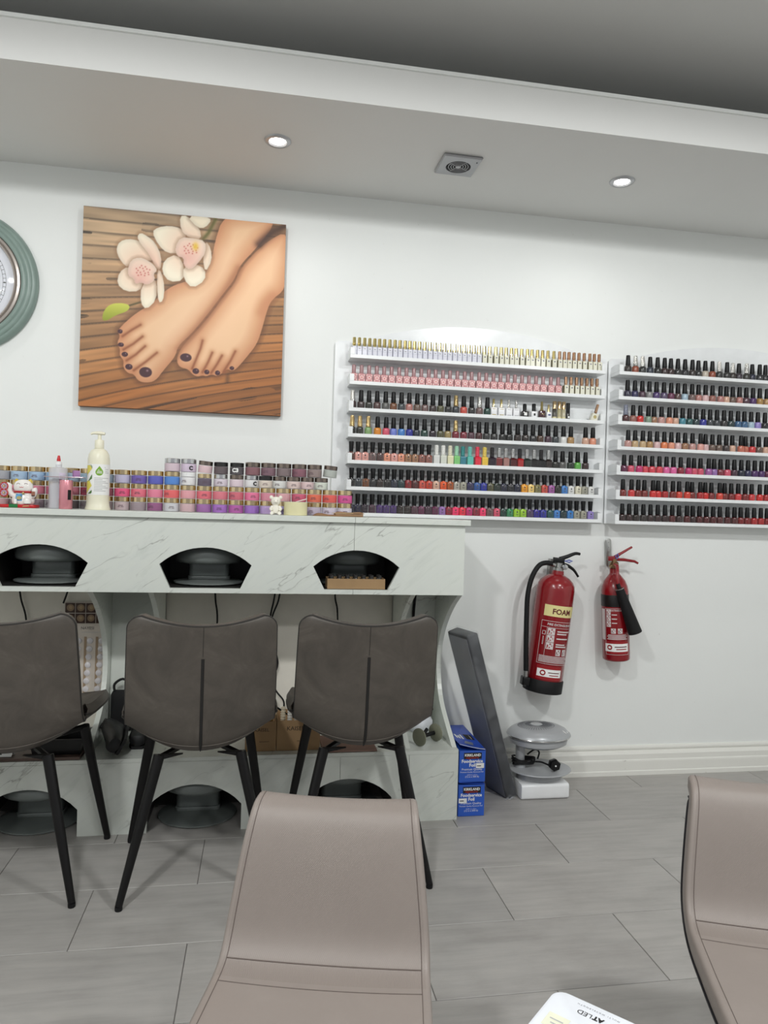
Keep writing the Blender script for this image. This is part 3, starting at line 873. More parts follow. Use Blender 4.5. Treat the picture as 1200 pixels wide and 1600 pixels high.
    over(np.array((140, 150, 30.))*(1-g)+np.array((206, 208, 84.))*g, D/px/1.4+.5)
    C = np.clip(C, 0, 255)/255
    C = np.where(C <= .04045, C/12.92, ((C+.055)/1.055)**2.4)
    me = bpy.data.meshes.new('printed_face')
    vs = np.stack([(U*2-1)*w, np.full(U.shape, -dpt-.0006), (V*2-1)*h], -1).reshape(-1, 3)
    i = np.arange(N*N).reshape(N, N)
    q = np.stack([i[:-1, :-1], i[:-1, 1:], i[1:, 1:], i[1:, :-1]], -1).reshape(-1, 4)
    me.vertices.add(N*N); me.vertices.foreach_set('co', vs.ravel())
    me.loops.add(q.size); me.polygons.add(len(q))
    me.polygons.foreach_set('loop_start', np.arange(0, q.size, 4)); me.loops.foreach_set('vertex_index', q.ravel())
    me.update(calc_edges=True)
    ca = me.color_attributes.new('print', 'FLOAT_COLOR', 'POINT')
    ca.data.foreach_set('color', np.c_[C.reshape(-1, 3), np.ones(N*N)].ravel())
    m, nt, b = nodes_of('canvas_print')
    at = add(nt, 'ShaderNodeVertexColor', layer_name='print'); nt.links.new(at.outputs[0], b.inputs['Base Color'])
    b.inputs['Roughness'].default_value = .5
    me.materials.append(m)
    link(bpy.data.objects.new('printed_face', me), r)
picture()

# ------------------------------------------------------------------ wall clock
def clock():
    r = tag(empty('wall_clock', (-1.154, 0, 1.985)), 'large round wall clock with sage green ridged frame beside the picture', 'clock')
    G = mat('sage_enamel', (128, 146, 139), .35, var=.06)
    mtx = Matrix.Rotation(PI/2, 4, 'X')      # lathe axis z -> -y
    MB().lathe([(.275, .0), (.277, .012), (.270, .026), (.262, .031), (.256, .030), (.252, .034), (.243, .036), (.238, .034), (.234, .038), (.225, .039), (.220, .036), (.216, .0)], seg=96, mtx=mtx, cap=False).build('frame', G, r)
    MB().lathe([(.2195, .030), (.216, .039), (.208, .041), (.203, .036), (.200, .043), (.196, .043), (.193, .034), (.192, .022)], seg=96, mtx=mtx, cap=False).build('bezel', mat('bezel_metal', (176, 167, 160), .25, .45), r)
    MB().lathe([(.0001, .022), (.200, .022)], seg=64, mtx=mtx, cap=False).build('dial', mat('dial_paper', (222, 224, 232), .5), r)
    mk = MB()
    for rr in (.150, .161):
        n = 90
        for k in range(n):
            a, b = 2*PI*k/n, 2*PI*(k+1)/n
            mk.quad([(q*math.sin(t), -.0224, q*math.cos(t)) for q, t in ((rr, a), (rr+.0012, a), (rr+.0012, b), (rr, b))])
    for k in range(60):
        a = 2*PI*k/60; d = .0008
        mk.quad([(q*math.sin(a)+e*math.cos(a), -.0224, q*math.cos(a)-e*math.sin(a)) for q, e in ((.150, -d), (.161, -d), (.161, d), (.150, d))])
        if k % 5 == 0:
            mk.quad([(q*math.sin(a)+e*math.cos(a), -.0226, q*math.cos(a)-e*math.sin(a)) for q, e in ((.148, 0), (.156, -.003), (.163, 0), (.156, .003))])
    mk.build('minute_track', INK, r)
    nm = MB()
    for k in range(1, 13):
        a = 2*PI*k/12; vf = text_mesh(str(k), .034)
        wv = max(p[0] for p in vf[0])
        put2(nm, vf, lambda x, z: (x, -.0224, z), 0, .125*math.sin(a)-wv/2, .125*math.cos(a)-.012)
    flat_build(nm, 'numerals', INK, r)
    hd = MB()
    for a, l, w_ in ((math.radians(305), .085, .005), (math.radians(200), .125, .0035)):
        hd.quad([(q*math.sin(a)+e*math.cos(a), -.025, q*math.cos(a)-e*math.sin(a)) for q, e in ((-.02, -w_), (l, -w_*.5), (l, w_*.5), (-.02, w_))])
    hd.lathe([(.0001, .028), (.007, .028), (.007, .022)], seg=12, mtx=mtx, cap=False)
    hd.build('hands', INK, r)
    # domed glass over the dial
    gm, nt, b = nodes_of('clock_glass')
    b.inputs['Base Color'].default_value = (1, 1, 1, 1); b.inputs['Roughness'].default_value = .02
    b.inputs['Alpha'].default_value = .10
    MB().lathe([(.0001, .052), (.06, .0505), (.12, .046), (.17, .039), (.194, .0335)], seg=64, mtx=mtx, cap=False).build('glass', gm, r)
    MB().lathe([(.0001, .0385), (.0022, .038), (.0022, .035)], c=(0, 0, 0), seg=8, mtx=Matrix.Translation((.229, 0, .012)) @ mtx, cap=False).build('pin', INK, r)
clock()

# ------------------------------------------------------------------ fire extinguishers
RED = mat('extinguisher_red', (134, 14, 24), .25, var=.04, coat=.3)
LABEL_WHITE = mat('label_white', (214, 205, 205), .5)
LABEL_CREAM = mat('label_cream', (226, 214, 150), .5)
LABEL_RED = mat('label_red', (150, 20, 28), .4)
def on_cyl(R, a0, e):
    def fn(s, z):
        t = a0+s/R; return ((R+e)*math.sin(t), -(R+e)*math.cos(t), z)
    return fn
def subdiv(vf, step):
    """split long flat shapes so they bend round a cylinder"""
    me = bpy.data.meshes.new('t'); me.from_pydata([(x, y, 0) for x, y in vf[0]], [], vf[1])
    bm = bmesh.new(); bm.from_mesh(me)
    for it in range(5):
        es = [e for e in bm.edges if abs(e.verts[0].co.x-e.verts[1].co.x) > step]
        if not es: break
        bmesh.ops.subdivide_edges(bm, edges=es, cuts=1)
        bmesh.ops.triangulate(bm, faces=[f for f in bm.faces if len(f.verts) > 4])
    out = ([(v.co.x, v.co.y) for v in bm.verts], [tuple(v.index for v in f.verts) for f in bm.faces] if not bm.verts.index_update() else [])
    bm.free(); bpy.data.meshes.remove(me); return out
def frame2(x0, z0, x1, z1, t):
    v = []; f = []
    for q in (rect2(x0, z0, x1, z0+t, 10), rect2(x0, z1-t, x1, z1, 10), rect2(x0, z0, x0+t, z1), rect2(x1-t, z0, x1, z1)):
        n = len(v); v += q[0]; f += [tuple(n+i for i in k) for k in q[1]]
    return v, f
def put2c(mb, vf, fn, mi=0, dx=0, dz=0, step=.004):
    put2(mb, subdiv(vf, step), fn, mi, dx, dz)
def pictogram(mb, fn, x, z, w, h, mi_bg, mi_fg, seed):
    put2(mb, rect2(x, z, x+w, z+h, 3), fn, mi_bg)
    rs = random.Random(seed)
    put2(mb, ([(x+w*.1, z+h*.1), (x+w*.45, z+h*.08), (x+w*.35, z+h*.55), (x+w*.15, z+h*.7)], [(0, 1, 2, 3)]), fn, mi_fg)
    put2(mb, ([(x+w*.5, z+h*.15), (x+w*.9, z+h*.5), (x+w*.8, z+h*.62), (x+w*.42, z+h*.3)], [(0, 1, 2, 3)]), fn, mi_fg)
    put2(mb, ([(x+w*.55, z+h*.6), (x+w*.8, z+h*.72), (x+w*.6, z+h*.92), (x+w*.42, z+h*.8)], [(0, 1, 2, 3)]), fn, mi_fg)

ex = tag(empty('fire_extinguisher', (1.203, -.089, .404)), 'tall red foam fire extinguisher with black hose and black base hung on the wall', 'fire extinguisher')
ex.rotation_euler = (0, math.radians(6.4), 0)
R = .0795
MB().lathe([(R-.004, .03), (R, .036), (R, .435), (R-.003, .455), (R-.012, .472), (R-.028, .487), (.034, .496), (.026, .499), (.024, .515)], seg=48).build('cylinder', RED, ex)
MB().lathe([(R-.002, -.001), (R+.003, .001), (R+.004, .050), (R+.001, .054), (R-.001, .054)], seg=48, cap=False).build('base_boot', BLACK_RUBBER, ex)
vb = MB(); vb.lathe([(.022, .515), (.022, .528), (.017, .530), (.017, .548), (.013, .550)], seg=20)
vb.tube([(-.017, 0, .537), (-.040, 0, .540)], .0095, 10); vb.tube([(.012, -.01, .535), (.028, -.02, .533)], .009, 10)
vb.build('valve', STEEL, ex)
MB().lathe([(.0001, 0), (.011, .001), (.012, .006), (.012, .012)], seg=16, mtx=Matrix.Translation((.018, -.030, .534)) @ Matrix.Rotation(PI/2, 4, 'X') @ Matrix.Scale(-1, 4, (0, 0, 1))).build('gauge', CHROME, ex)
lv = MB(); lv.rbox(-.030, .022, -.009, .009, .548, .570, .006)
lv.tube([(.0, 0, .566), (.03, 0, .579), (.065, 0, .597), (.088, 0, .598)], [.009, .0085, .007, .006], 10, smooth=4)
lv.build('carry_lever', BLACK_PLASTIC, ex)
MB().tube([(.012, 0, .545), (.04, 0, .541), (.07, 0, .526), (.094, 0, .500)], [.008, .0075, .006, .005], 10, smooth=4).build('squeeze_lever', BLACK_PLASTIC, ex)
MB().tube([(.018, -.012, .560), (.036, -.014, .566), (.052, -.013, .563), (.040, -.012, .556)], .003, 6, closed=True).build('safety_tag', mat('blue_tag', (96, 112, 190), .4), ex)
ho = MB(); ho.tube([(-.030, 0, .540), (-.060, 0, .541), (-.092, -.004, .524), (-.118, -.01, .470), (-.127, -.014, .395), (-.120, -.018, .300), (-.108, -.022, .190), (-.094, -.024, .085), (-.091, -.024, .058)], .0105, 12, smooth=6)
ho.build('hose', BLACK_RUBBER, ex)
nz = MB(); nz.tube([(-.093, -.024, .080), (-.091, -.024, .052)], .0118, 12); nz.build('hose_end', STEEL, ex)
cl = MB(); cl.rbox(-.108, -.072, -.044, -.004, .020, .056, .008); cl.build('hose_clip', BLACK_PLASTIC, ex)
lb = MB(); fn = on_cyl(R, math.radians(-49), .0006); fn2 = on_cyl(R, math.radians(-49), .0011)
put2(lb, rect2(0, .325, .182, .372, 20), fn, 0)
put2(lb, subdiv(text_mesh('FOAM', .04, .082, .0012), .01), fn2, 2, .036, .336)
put2(lb, frame2(-.005, .125, .190, .305, .0016), fn, 1)
put2(lb, rect2(-.005, .278, .190, .2792, 16), fn, 1); put2(lb, rect2(.022, .160, .0232, .279, 1), fn, 1)
put2(lb, subdiv(text_mesh('FIRE EXTINGUISHER', .02, .118, .0004), .01), fn, 1, .022, .287)
for i in range(3): pictogram(lb, fn, .026, .188+.030*i, .030, .028, 1, 3, i)
for i, (wd, zz) in enumerate(((.07, .262), (.05, .252), (.06, .232), (.045, .208), (.055, .199))):
    put2(lb, rect2(.066, zz, .066+wd, zz+.005, 8), fn, 1)
for i in range(2): pictogram(lb, fn, .070+.032*i, .164, .022, .026, 1, 2, i+5)
put2(lb, frame2(.004, .246, .018, .262, .0018), fn, 1)
for i in range(6): put2(lb, rect2(.008, .205+.006*i, .013, .208+.006*i, 1), fn, 1)
for i in range(6): put2(lb, rect2(.002, .132+.005*i, .150-.012*(i % 3), .1345+.005*i, 14), fn, 1)
put2(lb, rect2(.0, .060, .112, .118, 12), fn, 3); put2(lb, rect2(.003, .072, .110, .104, 12), fn2, 4)
cx, cz = .028, .088
put2c(lb, ([(cx+.012*math.cos(k*PI/8), cz+.012*math.sin(k*PI/8)) for k in range(16)], [tuple(range(16))]), on_cyl(R, math.radians(-49), .0015), 3)
put2c(lb, ([(cx+.007*math.cos(k*PI/8), cz+.006*math.sin(k*PI/8)) for k in range(16)], [tuple(range(16))]), on_cyl(R, math.radians(-49), .0019), 4)
for i, (a, b) in enumerate(((.050, .100), (.056, .098))): put2(lb, rect2(a, .089-.011*i, b, .0925-.011*i, 6), on_cyl(R, math.radians(-49), .0015), 3 if i else 2)
flat_build(lb, 'label', [LABEL_CREAM, LABEL_WHITE, mat('label_maroon', (90, 16, 22), .5), LABEL_RED, PAPER], ex)
MB().box(-.014, .014, .060, .0865, .470, .56, mtx=None).build('wall_bracket', STEEL, ex)

ce = tag(empty('fire_extinguisher', (1.547, -.075, .531)), 'small red gas fire extinguisher with black band and horn below the far rack', 'fire extinguisher')
ce.rotation_euler = (0, math.radians(-3.2), 0)
R = .0575
MB().lathe([(R-.006, 0), (R-.001, .004), (R, .010), (R, .300), (R-.004, .322), (R-.013, .345), (R-.026, .362), (.022, .374), (.020, .380), (.020, .398)], seg=40).build('cylinder', RED, ce)
MB().lathe([(R+.0005, .236), (R+.0008, .237), (R+.0008, .286), (R+.0005, .287)], seg=40, cap=False).build('black_band', mat('band_black', (18, 15, 16), .4), ce)
vb = MB(); vb.lathe([(.016, .398), (.019, .404), (.019, .422), (.012, .428), (.012, .440)], seg=16); vb.tube([(-.012, -.01, .412), (-.026, -.012, .408)], .008, 8); vb.build('valve', BRASS, ce)
lv = MB(); lv.rbox(-.028, .016, -.008, .008, .432, .452, .005)
lv.tube([(.004, 0, .447), (.035, 0, .463), (.085, 0, .488)], [.008, .006, .005], 8); lv.build('carry_lever', RED, ce)
MB().tube([(.008, 0, .437), (.05, 0, .433), (.095, 0, .425), (.112, 0, .416)], [.007, .007, .006, .005], 8).build('squeeze_lever', RED, ce)
MB().tube([(.002, -.010, .452), (.012, -.011, .462), (.016, -.010, .448), (.006, -.010, .440)], .0025, 6, closed=True).build('safety_tag', mat('blue_tag', (96, 112, 190), .4), ce)
MB().tube([(-.006, -.012, .416), (-.010, -.044, .412), (-.018, -.062, .392), (-.024, -.070, .362), (-.024, -.073, .335)], .0075, 10, smooth=5).build('swivel_pipe', RED, ce)
hn = MB(); a, b = Vector((-.024, -.073, .340)), Vector((.047, -.082, .128))
hn.tube([a, a.lerp(b, .10), a.lerp(b, .1001), a.lerp(b, .14), b, b.lerp(a, .004)], [.0085, .009, .017, .0185, .0295, .022], 20); hn.build('discharge_horn', BLACK_RUBBER, ce)
MB().tube([a.lerp(b, .10), a.lerp(b, .112)], .0192, 16).build('horn_ring', STEEL, ce)
wb = MB(); wb.rbox(-.013, .013, .058, .064, .40, .525, .010, axis='y'); wb.build('wall_bracket', STEEL, ce, loc=(.006, 0, 0))
for zz in (.508, .486): MB().lathe([(.0001, 0), (.003, .001), (.004, .003)], seg=10, mtx=Matrix.Translation((.006, .0575, zz)) @ Matrix.Rotation(-PI/2, 4, 'X')).build('screw', INK, ce)
lb = MB(); fn = on_cyl(R, math.radians(-72), .0008); fn2 = on_cyl(R, math.radians(-72), .0013); fn3 = on_cyl(R, math.radians(-72), .0017)
put2(lb, rect2(-.025, .092, -.003, .226, 3), fn, 1)
put2(lb, frame2(.0, .030, .105, .230, .0014), fn, 1)
for i in range(3): pictogram(lb, fn, .006, .150+.026*i, .020, .024, 1, 3, i+11)
for i in range(2): pictogram(lb, fn, .026+.028*i, .122, .020, .022, 1, 2, i+15)
put2(lb, subdiv(text_mesh('FIRE EXTINGUISHER', .012, .088, .0003), .01), fn, 1, .006, .218)
for i in range(4): put2(lb, rect2(.008+.004*(i % 2), .096+.006*i, .098-.006*(i % 2), .099+.006*i, 8), fn, 1)
for i in range(3): put2(lb, rect2(.030, .165+.018*i, .052, .169+.018*i, 3), fn, 1)
put2(lb, rect2(.002, .034, .103, .088, 10), fn2, 3); put2(lb, rect2(-.002, .044, .100, .078, 10), fn3, 4)
fn4 = on_cyl(R, math.radians(-72), .0021)
put2c(lb, ([(.019+.011*math.cos(k*PI/8), .062+.011*math.sin(k*PI/8)) for k in range(16)], [tuple(range(16))]), fn4, 3)
put2c(lb, ([(.019+.006*math.cos(k*PI/8), .062+.005*math.sin(k*PI/8)) for k in range(16)], [tuple(range(16))]), on_cyl(R, math.radians(-72), .0025), 4)
for i, (p, q) in enumerate(((.040, .092), (.046, .090))): put2(lb, rect2(p, .0625-.010*i, q, .0665-.010*i, 5), fn4, 3 if i else 2)
flat_build(lb, 'label', [LABEL_CREAM, LABEL_WHITE, mat('label_maroon', (90, 16, 22), .5), LABEL_RED, PAPER], ce)

# ------------------------------------------------------------------ polish racks
RACKW = mat('white_acrylic', (234, 236, 237), .22)
def clear_mat(name, rgb, alpha, rough=.06):
    m, nt, b = nodes_of(name)
    b.inputs['Base Color'].default_value = (*lin(rgb), 1); b.inputs['Alpha'].default_value = alpha; b.inputs['Roughness'].default_value = rough
    return m
CLEAR = clear_mat('clear_acrylic', (228, 228, 226), .02)
def rack(name_label, x0, x1, arch, shelves, sx0, sx1):
    r = tag(empty('polish_rack', ((x0+x1)/2, 0, shelves[-1])), name_label, 'wall rack', 'nail polish racks')
    ox, oz = (x0+x1)/2, shelves[-1]
    poly = [(x0-ox, -.0145)]+[(a-ox, b-oz) for a, b in arch]+[(x1-ox, -.0145)]
    MB().prism(poly[::-1], -.012, -.004, axis='y').build('back_panel', RACKW, r)
    for z in shelves:
        h = z-oz
        sh = MB().box(sx0-ox, sx1-ox, -.095, -.0125, h-.0145, h).build('shelf', RACKW, r, bevel=.001)
        MB().box(sx0-ox+.0185, sx1-ox-.0185, -.0935, -.0910, h+.0003, h+.027).build('clear_lip', CLEAR, sh)
        for e0, e1 in ((sx0-ox+.0002, sx0-ox+.018), (sx1-ox-.018, sx1-ox-.0002)):
            mb = MB(); mb.prism([(-.094, h+.0003), (-.094, h+.030), (-.070, h+.036), (-.040, h+.040), (-.0125, h+.030), (-.0125, h+.0003)], e0, e0+.004 if e0 < 0 else e1, axis='x') if False else mb.prism([(-.0945, h+.0003), (-.0945, h+.028), (-.055, h+.034), (-.0130, h+.028), (-.0130, h+.0003)], e0 if e0 < 0 else e1-.004, e0+.004 if e0 < 0 else e1, axis='x')
            mb.box(e0+.0042 if e0 < 0 else e0, e1 if e0 < 0 else e1-.0042, -.0945, -.0912, h+.0003, h+.028)
            mb.build('end_stop', RACKW, sh)
    return r
ZA = [1.783, 1.676, 1.567, 1.462, 1.354, 1.246, 1.140]
ZB = [1.786, 1.678, 1.570, 1.460, 1.351, 1.244, 1.137]
def arch_pts(x0, x1, zs, zt):
    P = [(x0, zs-.012), (x0+.012, zs)]
    for k in range(17):
        u = -1+k/8; P.append(((x0+x1)/2+u*(x1-x0)*.42, zs+(zt-zs)*(1-u*u)+.004))
    return P+[(x1-.012, zs), (x1, zs-.012)]
rack('white nail polish rack of seven shelves over the end of the nail bar', .283, 1.496, arch_pts(.283, 1.496, 1.852, 1.942), ZA, .338, 1.449)
rack('white nail polish rack of seven shelves above the small black-banded extinguisher', 1.502, 2.715, arch_pts(1.502, 2.715, 1.855, 1.936), ZB, 1.500+.012, 2.70)

# bottle kinds: the body is the thing, the cap its part; the colour of the polish sits on the object
def poly_mat(name, rough, coat=.5, gamma=1.0):
    m, nt, b = nodes_of(name)
    oi = add(nt, 'ShaderNodeObjectInfo')
    gm_ = add(nt, 'ShaderNodeGamma', i_Gamma=gamma); nt.links.new(oi.outputs['Color'], gm_.inputs[0]); nt.links.new(gm_.outputs[0], b.inputs['Base Color'])
    b.inputs['Roughness'].default_value = rough; b.inputs['Coat Weight'].default_value = coat; b.inputs['Coat Roughness'].default_value = .05
    return m
POL = poly_mat('polish_in_glass', .16, 0.0, 1.45)
CAPB = mat('matte_black_cap', (14, 14, 16), .42, spec=.3)
GOLD = mat('gold_cap', (222, 204, 142), .14, 1.0)
ROSE = mat('rose_gold_cap', (196, 158, 128), .2, 1.0)
SILVER = mat('silver_cap', (214, 212, 208), .16, 1.0, var=.2, vscale=300, bump=.5, bscale=500)
EMB = mat('emblem_dark', (44, 40, 40), .5)
def dots(mb, pts, r, y, mi):
    for x, z in pts: mb.quad([(x+r*math.cos(k*PI/4), y, z+r*math.sin(k*PI/4)) for k in range(8)], mi)
def taper():
    b = MB().lathe([(.0126, 0), (.0148, .0015), (.0153, .010), (.0152, .0235), (.0140, .0268), (.0085, .0290), (.0070, .0305)], seg=14)
    me = b.mesh('nail_polish_bottle', [POL])
    c = MB().lathe([(.0100, .0300), (.0105, .032), (.0098, .050), (.0086, .070), (.0078, .0745), (.0040, .0755)], seg=14).mesh('cap', CAPB)
    return me, c
def flare():
    b = MB(); b.rbox(-.0138, .0138, -.0115, .0115, 0, .0320, .0055, seg=2, r2=.002); b.lathe([(.008, .032), (.0072, .0355)], seg=12)
    dots(b, [(.0, .021)], .0035, -.01165, 1); b.box(-.006, .006, -.0117, -.01165, .011, .0125, 1); b.box(-.004, .004, -.0117, -.01165, .0075, .0088, 1)
    me = b.mesh('nail_polish_bottle', [POL, EMB])
    c = MB().lathe([(.0082, .0355), (.0086, .037), (.0092, .055), (.0103, .073), (.0100, .0762), (.0060, .0772)], seg=14).mesh('cap', CAPB)
    return me, c
def ridged():
    b = MB(); b.lathe([(.0160, 0), (.0172, .002), (.0180, .030), (.0165, .0340), (.010, .0355), (.0085, .0365)], seg=4, off=PI/4, sm=False)
    me = b.mesh('nail_polish_bottle', [POL])
    P = []
    for k in range(6):
        z = .0368+.0064*k; P += [(.0086, z), (.0092, z+.0012), (.0090, z+.0046), (.0070, z+.0052), (.0070, z+.0062)]
    cp = [MB().lathe(P+[(.0086, .0754), (.0075, .0768)], seg=14).mesh('cap', m_) for m_ in (mat('ridged_cap', (150, 150, 150), .3),)]
    return me, cp[0]
def gel(kind):
    b = MB(); b.rbox(-.0099, .0099, -.0130, .0130, 0, .0375, .0022, seg=1, r2=.0012)
    if kind == 'grid':
        for x in (-.0095, .0090): b.box(x, x+.0005, -.0134, -.0131, .002, .036, 1)
        b.box(-.0099, .0099, -.0134, -.0131, .0195, .0200, 1); b.box(-.004, .003, -.0135, -.0132, .0265, .0280, 2)
        mats_ = [mat('lilac_white_box', (222, 222, 232), .5), mat('grid_grey', (160, 162, 184), .6), EMB]
    elif kind == 'cream':
        dots(b, [(0, .027)], .0035, -.0133, 1); b.box(-.0105, -.0098, -.0125, .0125, .001, .036, 2)
        mats_ = [mat('cream_box', (226, 224, 206), .5), mat('grey_mark', (120, 118, 128), .6), mat('olive_edge', (130, 122, 84), .6)]
    me = b.mesh('gel_polish_bottle', mats_)
    c = MB().lathe([(.0080, .0376), (.0080, .0400), (.0060, .0405), (.0060, .0450), (.0082, .0455), (.0082, .0475), (.0074, .0480), (.0070, .0735), (.0064, .0745)], seg=8, sm=False)
    return me, c.mesh('cap', GOLD), c.mesh('cap', ROSE)
def pink():
    b = MB(); b.rbox(-.0140, .0140, -.0120, .0120, 0, .0330, .0030, seg=1, r2=.0015)
    dots(b, [(0, .017)], .0026, -.01235, 2)
    for k in range(5): a = k*2*PI/5+.3; dots(b, [(.0055*math.cos(a), .017+.0055*math.sin(a))], .0033, -.0123, 1)
    dots(b, [(-.0105, .027), (.0105, .027), (-.0108, .006), (.0105, .0065)], .0030, -.0123, 1)
    me = b.mesh('gel_polish_bottle', [mat('flower_pink', (206, 146, 148), .4), mat('petal_pink', (236, 196, 192), .4), mat('flower_heart', (214, 96, 96), .4)])
    c = MB().lathe([(.0082, .0332), (.0086, .035), (.0080, .064), (.0072, .0685), (.0040, .070)], seg=14).mesh('cap', mat('dusty_rose_cap', (166, 128, 130), .25))
    return me, c
K_TAPER, K_FLARE, K_RIDGED, K_GRID, K_CREAM, K_PINK = taper(), flare(), ridged(), gel('grid'), gel('cream'), pink()
def recap(cap_me, m):
    c = cap_me.copy(); c.materials.clear(); c.materials.append(m); return c
T_GOLD, T_SILVER = recap(K_TAPER[1], mat('gold_foil_cap', (206, 180, 130), .18, 1.0, var=.25, vscale=300, bump=.5, bscale=500)), recap(K_TAPER[1], SILVER)
T_PATT = recap(K_TAPER[1], mat('patterned_cap', (120, 124, 140), .4, var=.9, vscale=420))
RIDGE = {k: recap(K_RIDGED[1], mat('ridged_cap_'+k, c, .35)) for k, c in (('white', (236, 236, 232)), ('cream', (232, 228, 206)), ('mint', (170, 220, 190)), ('teal', (70, 150, 150)), ('aqua', (120, 200, 190)), ('coral', (232, 80, 104)), ('yellow', (232, 210, 110)), ('dark', (44, 42, 44)))}
RIDGE['silver'] = recap(K_RIDGED[1], mat('ridged_cap_silver', (206, 206, 206), .2, .9))
PAL = {'near-black': (34, 32, 34), 'dark brown': (66, 46, 40), 'mauve brown': (112, 84, 82), 'dark olive': (64, 64, 54), 'grey': (120, 120, 118), 'copper brown': (142, 98, 62), 'slate': (84, 90, 96), 'dusty pink': (194, 148, 142),
       'taupe': (132, 112, 102), 'dark mauve': (84, 66, 66), 'olive': (110, 108, 76), 'charcoal': (58, 56, 58), 'coral': (208, 106, 92), 'mauve grey': (138, 116, 114), 'teal green': (38, 94, 84), 'sage green': (152, 180, 130), 'mustard': (222, 160, 44),
       'rose pink': (218, 112, 136), 'periwinkle': (138, 152, 214), 'sky blue': (92, 152, 208), 'cobalt': (66, 72, 170), 'slate navy': (62, 72, 90), 'aubergine': (66, 42, 66), 'gold glitter': (176, 160, 116), 'raspberry': (150, 52, 78), 'plum mauve': (112, 76, 92),
       'wine red': (98, 38, 48), 'bronze': (104, 76, 56), 'plum': (96, 58, 82), 'white': (226, 226, 224), 'sand gold': (190, 160, 116), 'nude': (218, 186, 168), 'peach': (226, 170, 146), 'brown': (122, 84, 72), 'blush': (226, 180, 172), 'tan': (178, 142, 114),
       'rose brown': (168, 122, 112), 'off-white': (222, 224, 216), 'cream': (230, 228, 200), 'mint green': (158, 214, 150), 'teal blue': (92, 158, 172), 'aqua': (130, 206, 196), 'hot coral': (232, 72, 100), 'yellow': (234, 208, 104), 'brick rose': (150, 72, 72),
       'pale red': (186, 150, 144), 'red': (188, 36, 44), 'dark green': (40, 66, 54), 'grass green': (120, 188, 96), 'maroon': (78, 36, 40), 'crimson': (158, 22, 44), 'orange': (228, 116, 44), 'burnt orange': (202, 86, 58), 'amber': (184, 112, 50), 'pale grey': (190, 186, 178),
       'navy purple': (64, 60, 110), 'blue': (58, 110, 170), 'royal blue': (40, 66, 170), 'navy': (40, 46, 82), 'golden yellow': (232, 176, 44), 'cream yellow': (238, 214, 150), 'khaki': (156, 150, 108), 'orchid': (178, 116, 176), 'ivory': (224, 220, 204),
       'indigo': (52, 46, 84), 'violet': (98, 66, 130), 'magenta plum': (124, 42, 96), 'lilac': (172, 136, 190), 'berry': (164, 42, 78), 'hot pink': (240, 84, 136), 'magenta': (206, 60, 136), 'sea green': (84, 160, 122), 'lime green': (174, 208, 76), 'lavender': (170, 156, 208),
       'ultramarine': (64, 46, 160), 'azure': (80, 150, 204), 'stone': (178, 176, 164), 'copper': (164, 96, 66), 'navy black': (36, 36, 50), 'pearl': (204, 196, 184), 'silver glitter': (160, 158, 158), 'mauve violet': (110, 92, 128), 'pale blue': (184, 202, 214),
       'pink nude': (206, 170, 164), 'pale pink': (222, 196, 196), 'purple': (104, 52, 128), 'gold': (184, 154, 92), 'scarlet': (214, 50, 40), 'sage grey': (150, 168, 152), 'teal': (52, 112, 112), 'dark teal': (46, 82, 86), 'steel blue': (84, 126, 160), 'beige': (206, 184, 150),
       'peach orange': (228, 152, 104), 'salmon': (206, 136, 116), 'coral red': (214, 78, 82), 'coral pink': (220, 94, 112), 'bright pink': (226, 128, 180), 'brick red': (150, 54, 48), 'orange red': (216, 82, 52), 'deep red': (150, 28, 36), 'dark red': (112, 34, 40)}
ORD = ['first', 'second', 'third', 'fourth', 'fifth', 'sixth', 'seventh', 'eighth', 'ninth', 'tenth', 'eleventh', 'twelfth', 'thirteenth', 'fourteenth', 'fifteenth', 'sixteenth', 'seventeenth', 'eighteenth', 'nineteenth', 'twentieth']
def ordw(i):
    if i < 20: return ORD[i]
    t = {20: 'twent', 30: 'thirt', 40: 'fort'}[(i+1)//10*10]
    return t+'ieth' if (i+1) % 10 == 0 else t+'y-'+ORD[(i+1) % 10-1]
SHW = ['top']+ORD[1:6]+['lowest']
CACHE = {}
def bottle(name, me, cap, x, y, z, label, cat, group, rgb=None, rz=0.0):
    key = (me.name, cap.name)
    if key not in CACHE:
        o = bpy.data.objects.new(name, me); link(o); link(bpy.data.objects.new('cap', cap), o); CACHE[key] = o
    else: o = dup(CACHE[key])
    o.location = (x, y, z); o.rotation_euler = (0, 0, rz)
    if rgb is not None: o.color = (*lin(rgb), 1)
    tag(o, label, cat, group)
    return o
def stagger(xs, w):
    """bottles that would touch stand a little further back, kept in line with their gap"""
    out = []
    for x in xs:
        for k in range(14):
            y = -.0700+.003*k; X = x*(3.0+y)/2.945
            if all(math.hypot(X-p, y-q) >= w for p, q in out[-3:]): break
        out.append((X, y))
    return out
def polish_row(xs, z, shelf, rackw, cols, kinds, caps=None, start=0, idx0=0, w=.0310):
    caps = caps or {}
    XY = stagger([q/1000 for q in xs], w)
    for i, ((x, y), cname) in enumerate(zip(XY, cols)):
        kind = kinds[i] if isinstance(kinds, list) else kinds
        cp = kind[1]; capw = 'black cap'
        if i in caps:
            cp, capw = caps[i]
        bottle('nail_polish_bottle', kind[0], cp, x, y, z+.0004, f'{cname} nail polish, {capw}, {ordw(i+idx0)} from the clock end, {SHW[shelf]} shelf, {rackw} rack', 'nail polish', f'nail polishes on the {SHW[shelf]} shelf of the {rackw} rack', PAL[cname], random.uniform(-.12, .12))
L = lambda s: [q.strip() for q in s.split(',')]
GC, SC = (T_GOLD, 'gold cap'), (T_SILVER, 'silver cap')
CE, FA = 'counter-end', 'far'
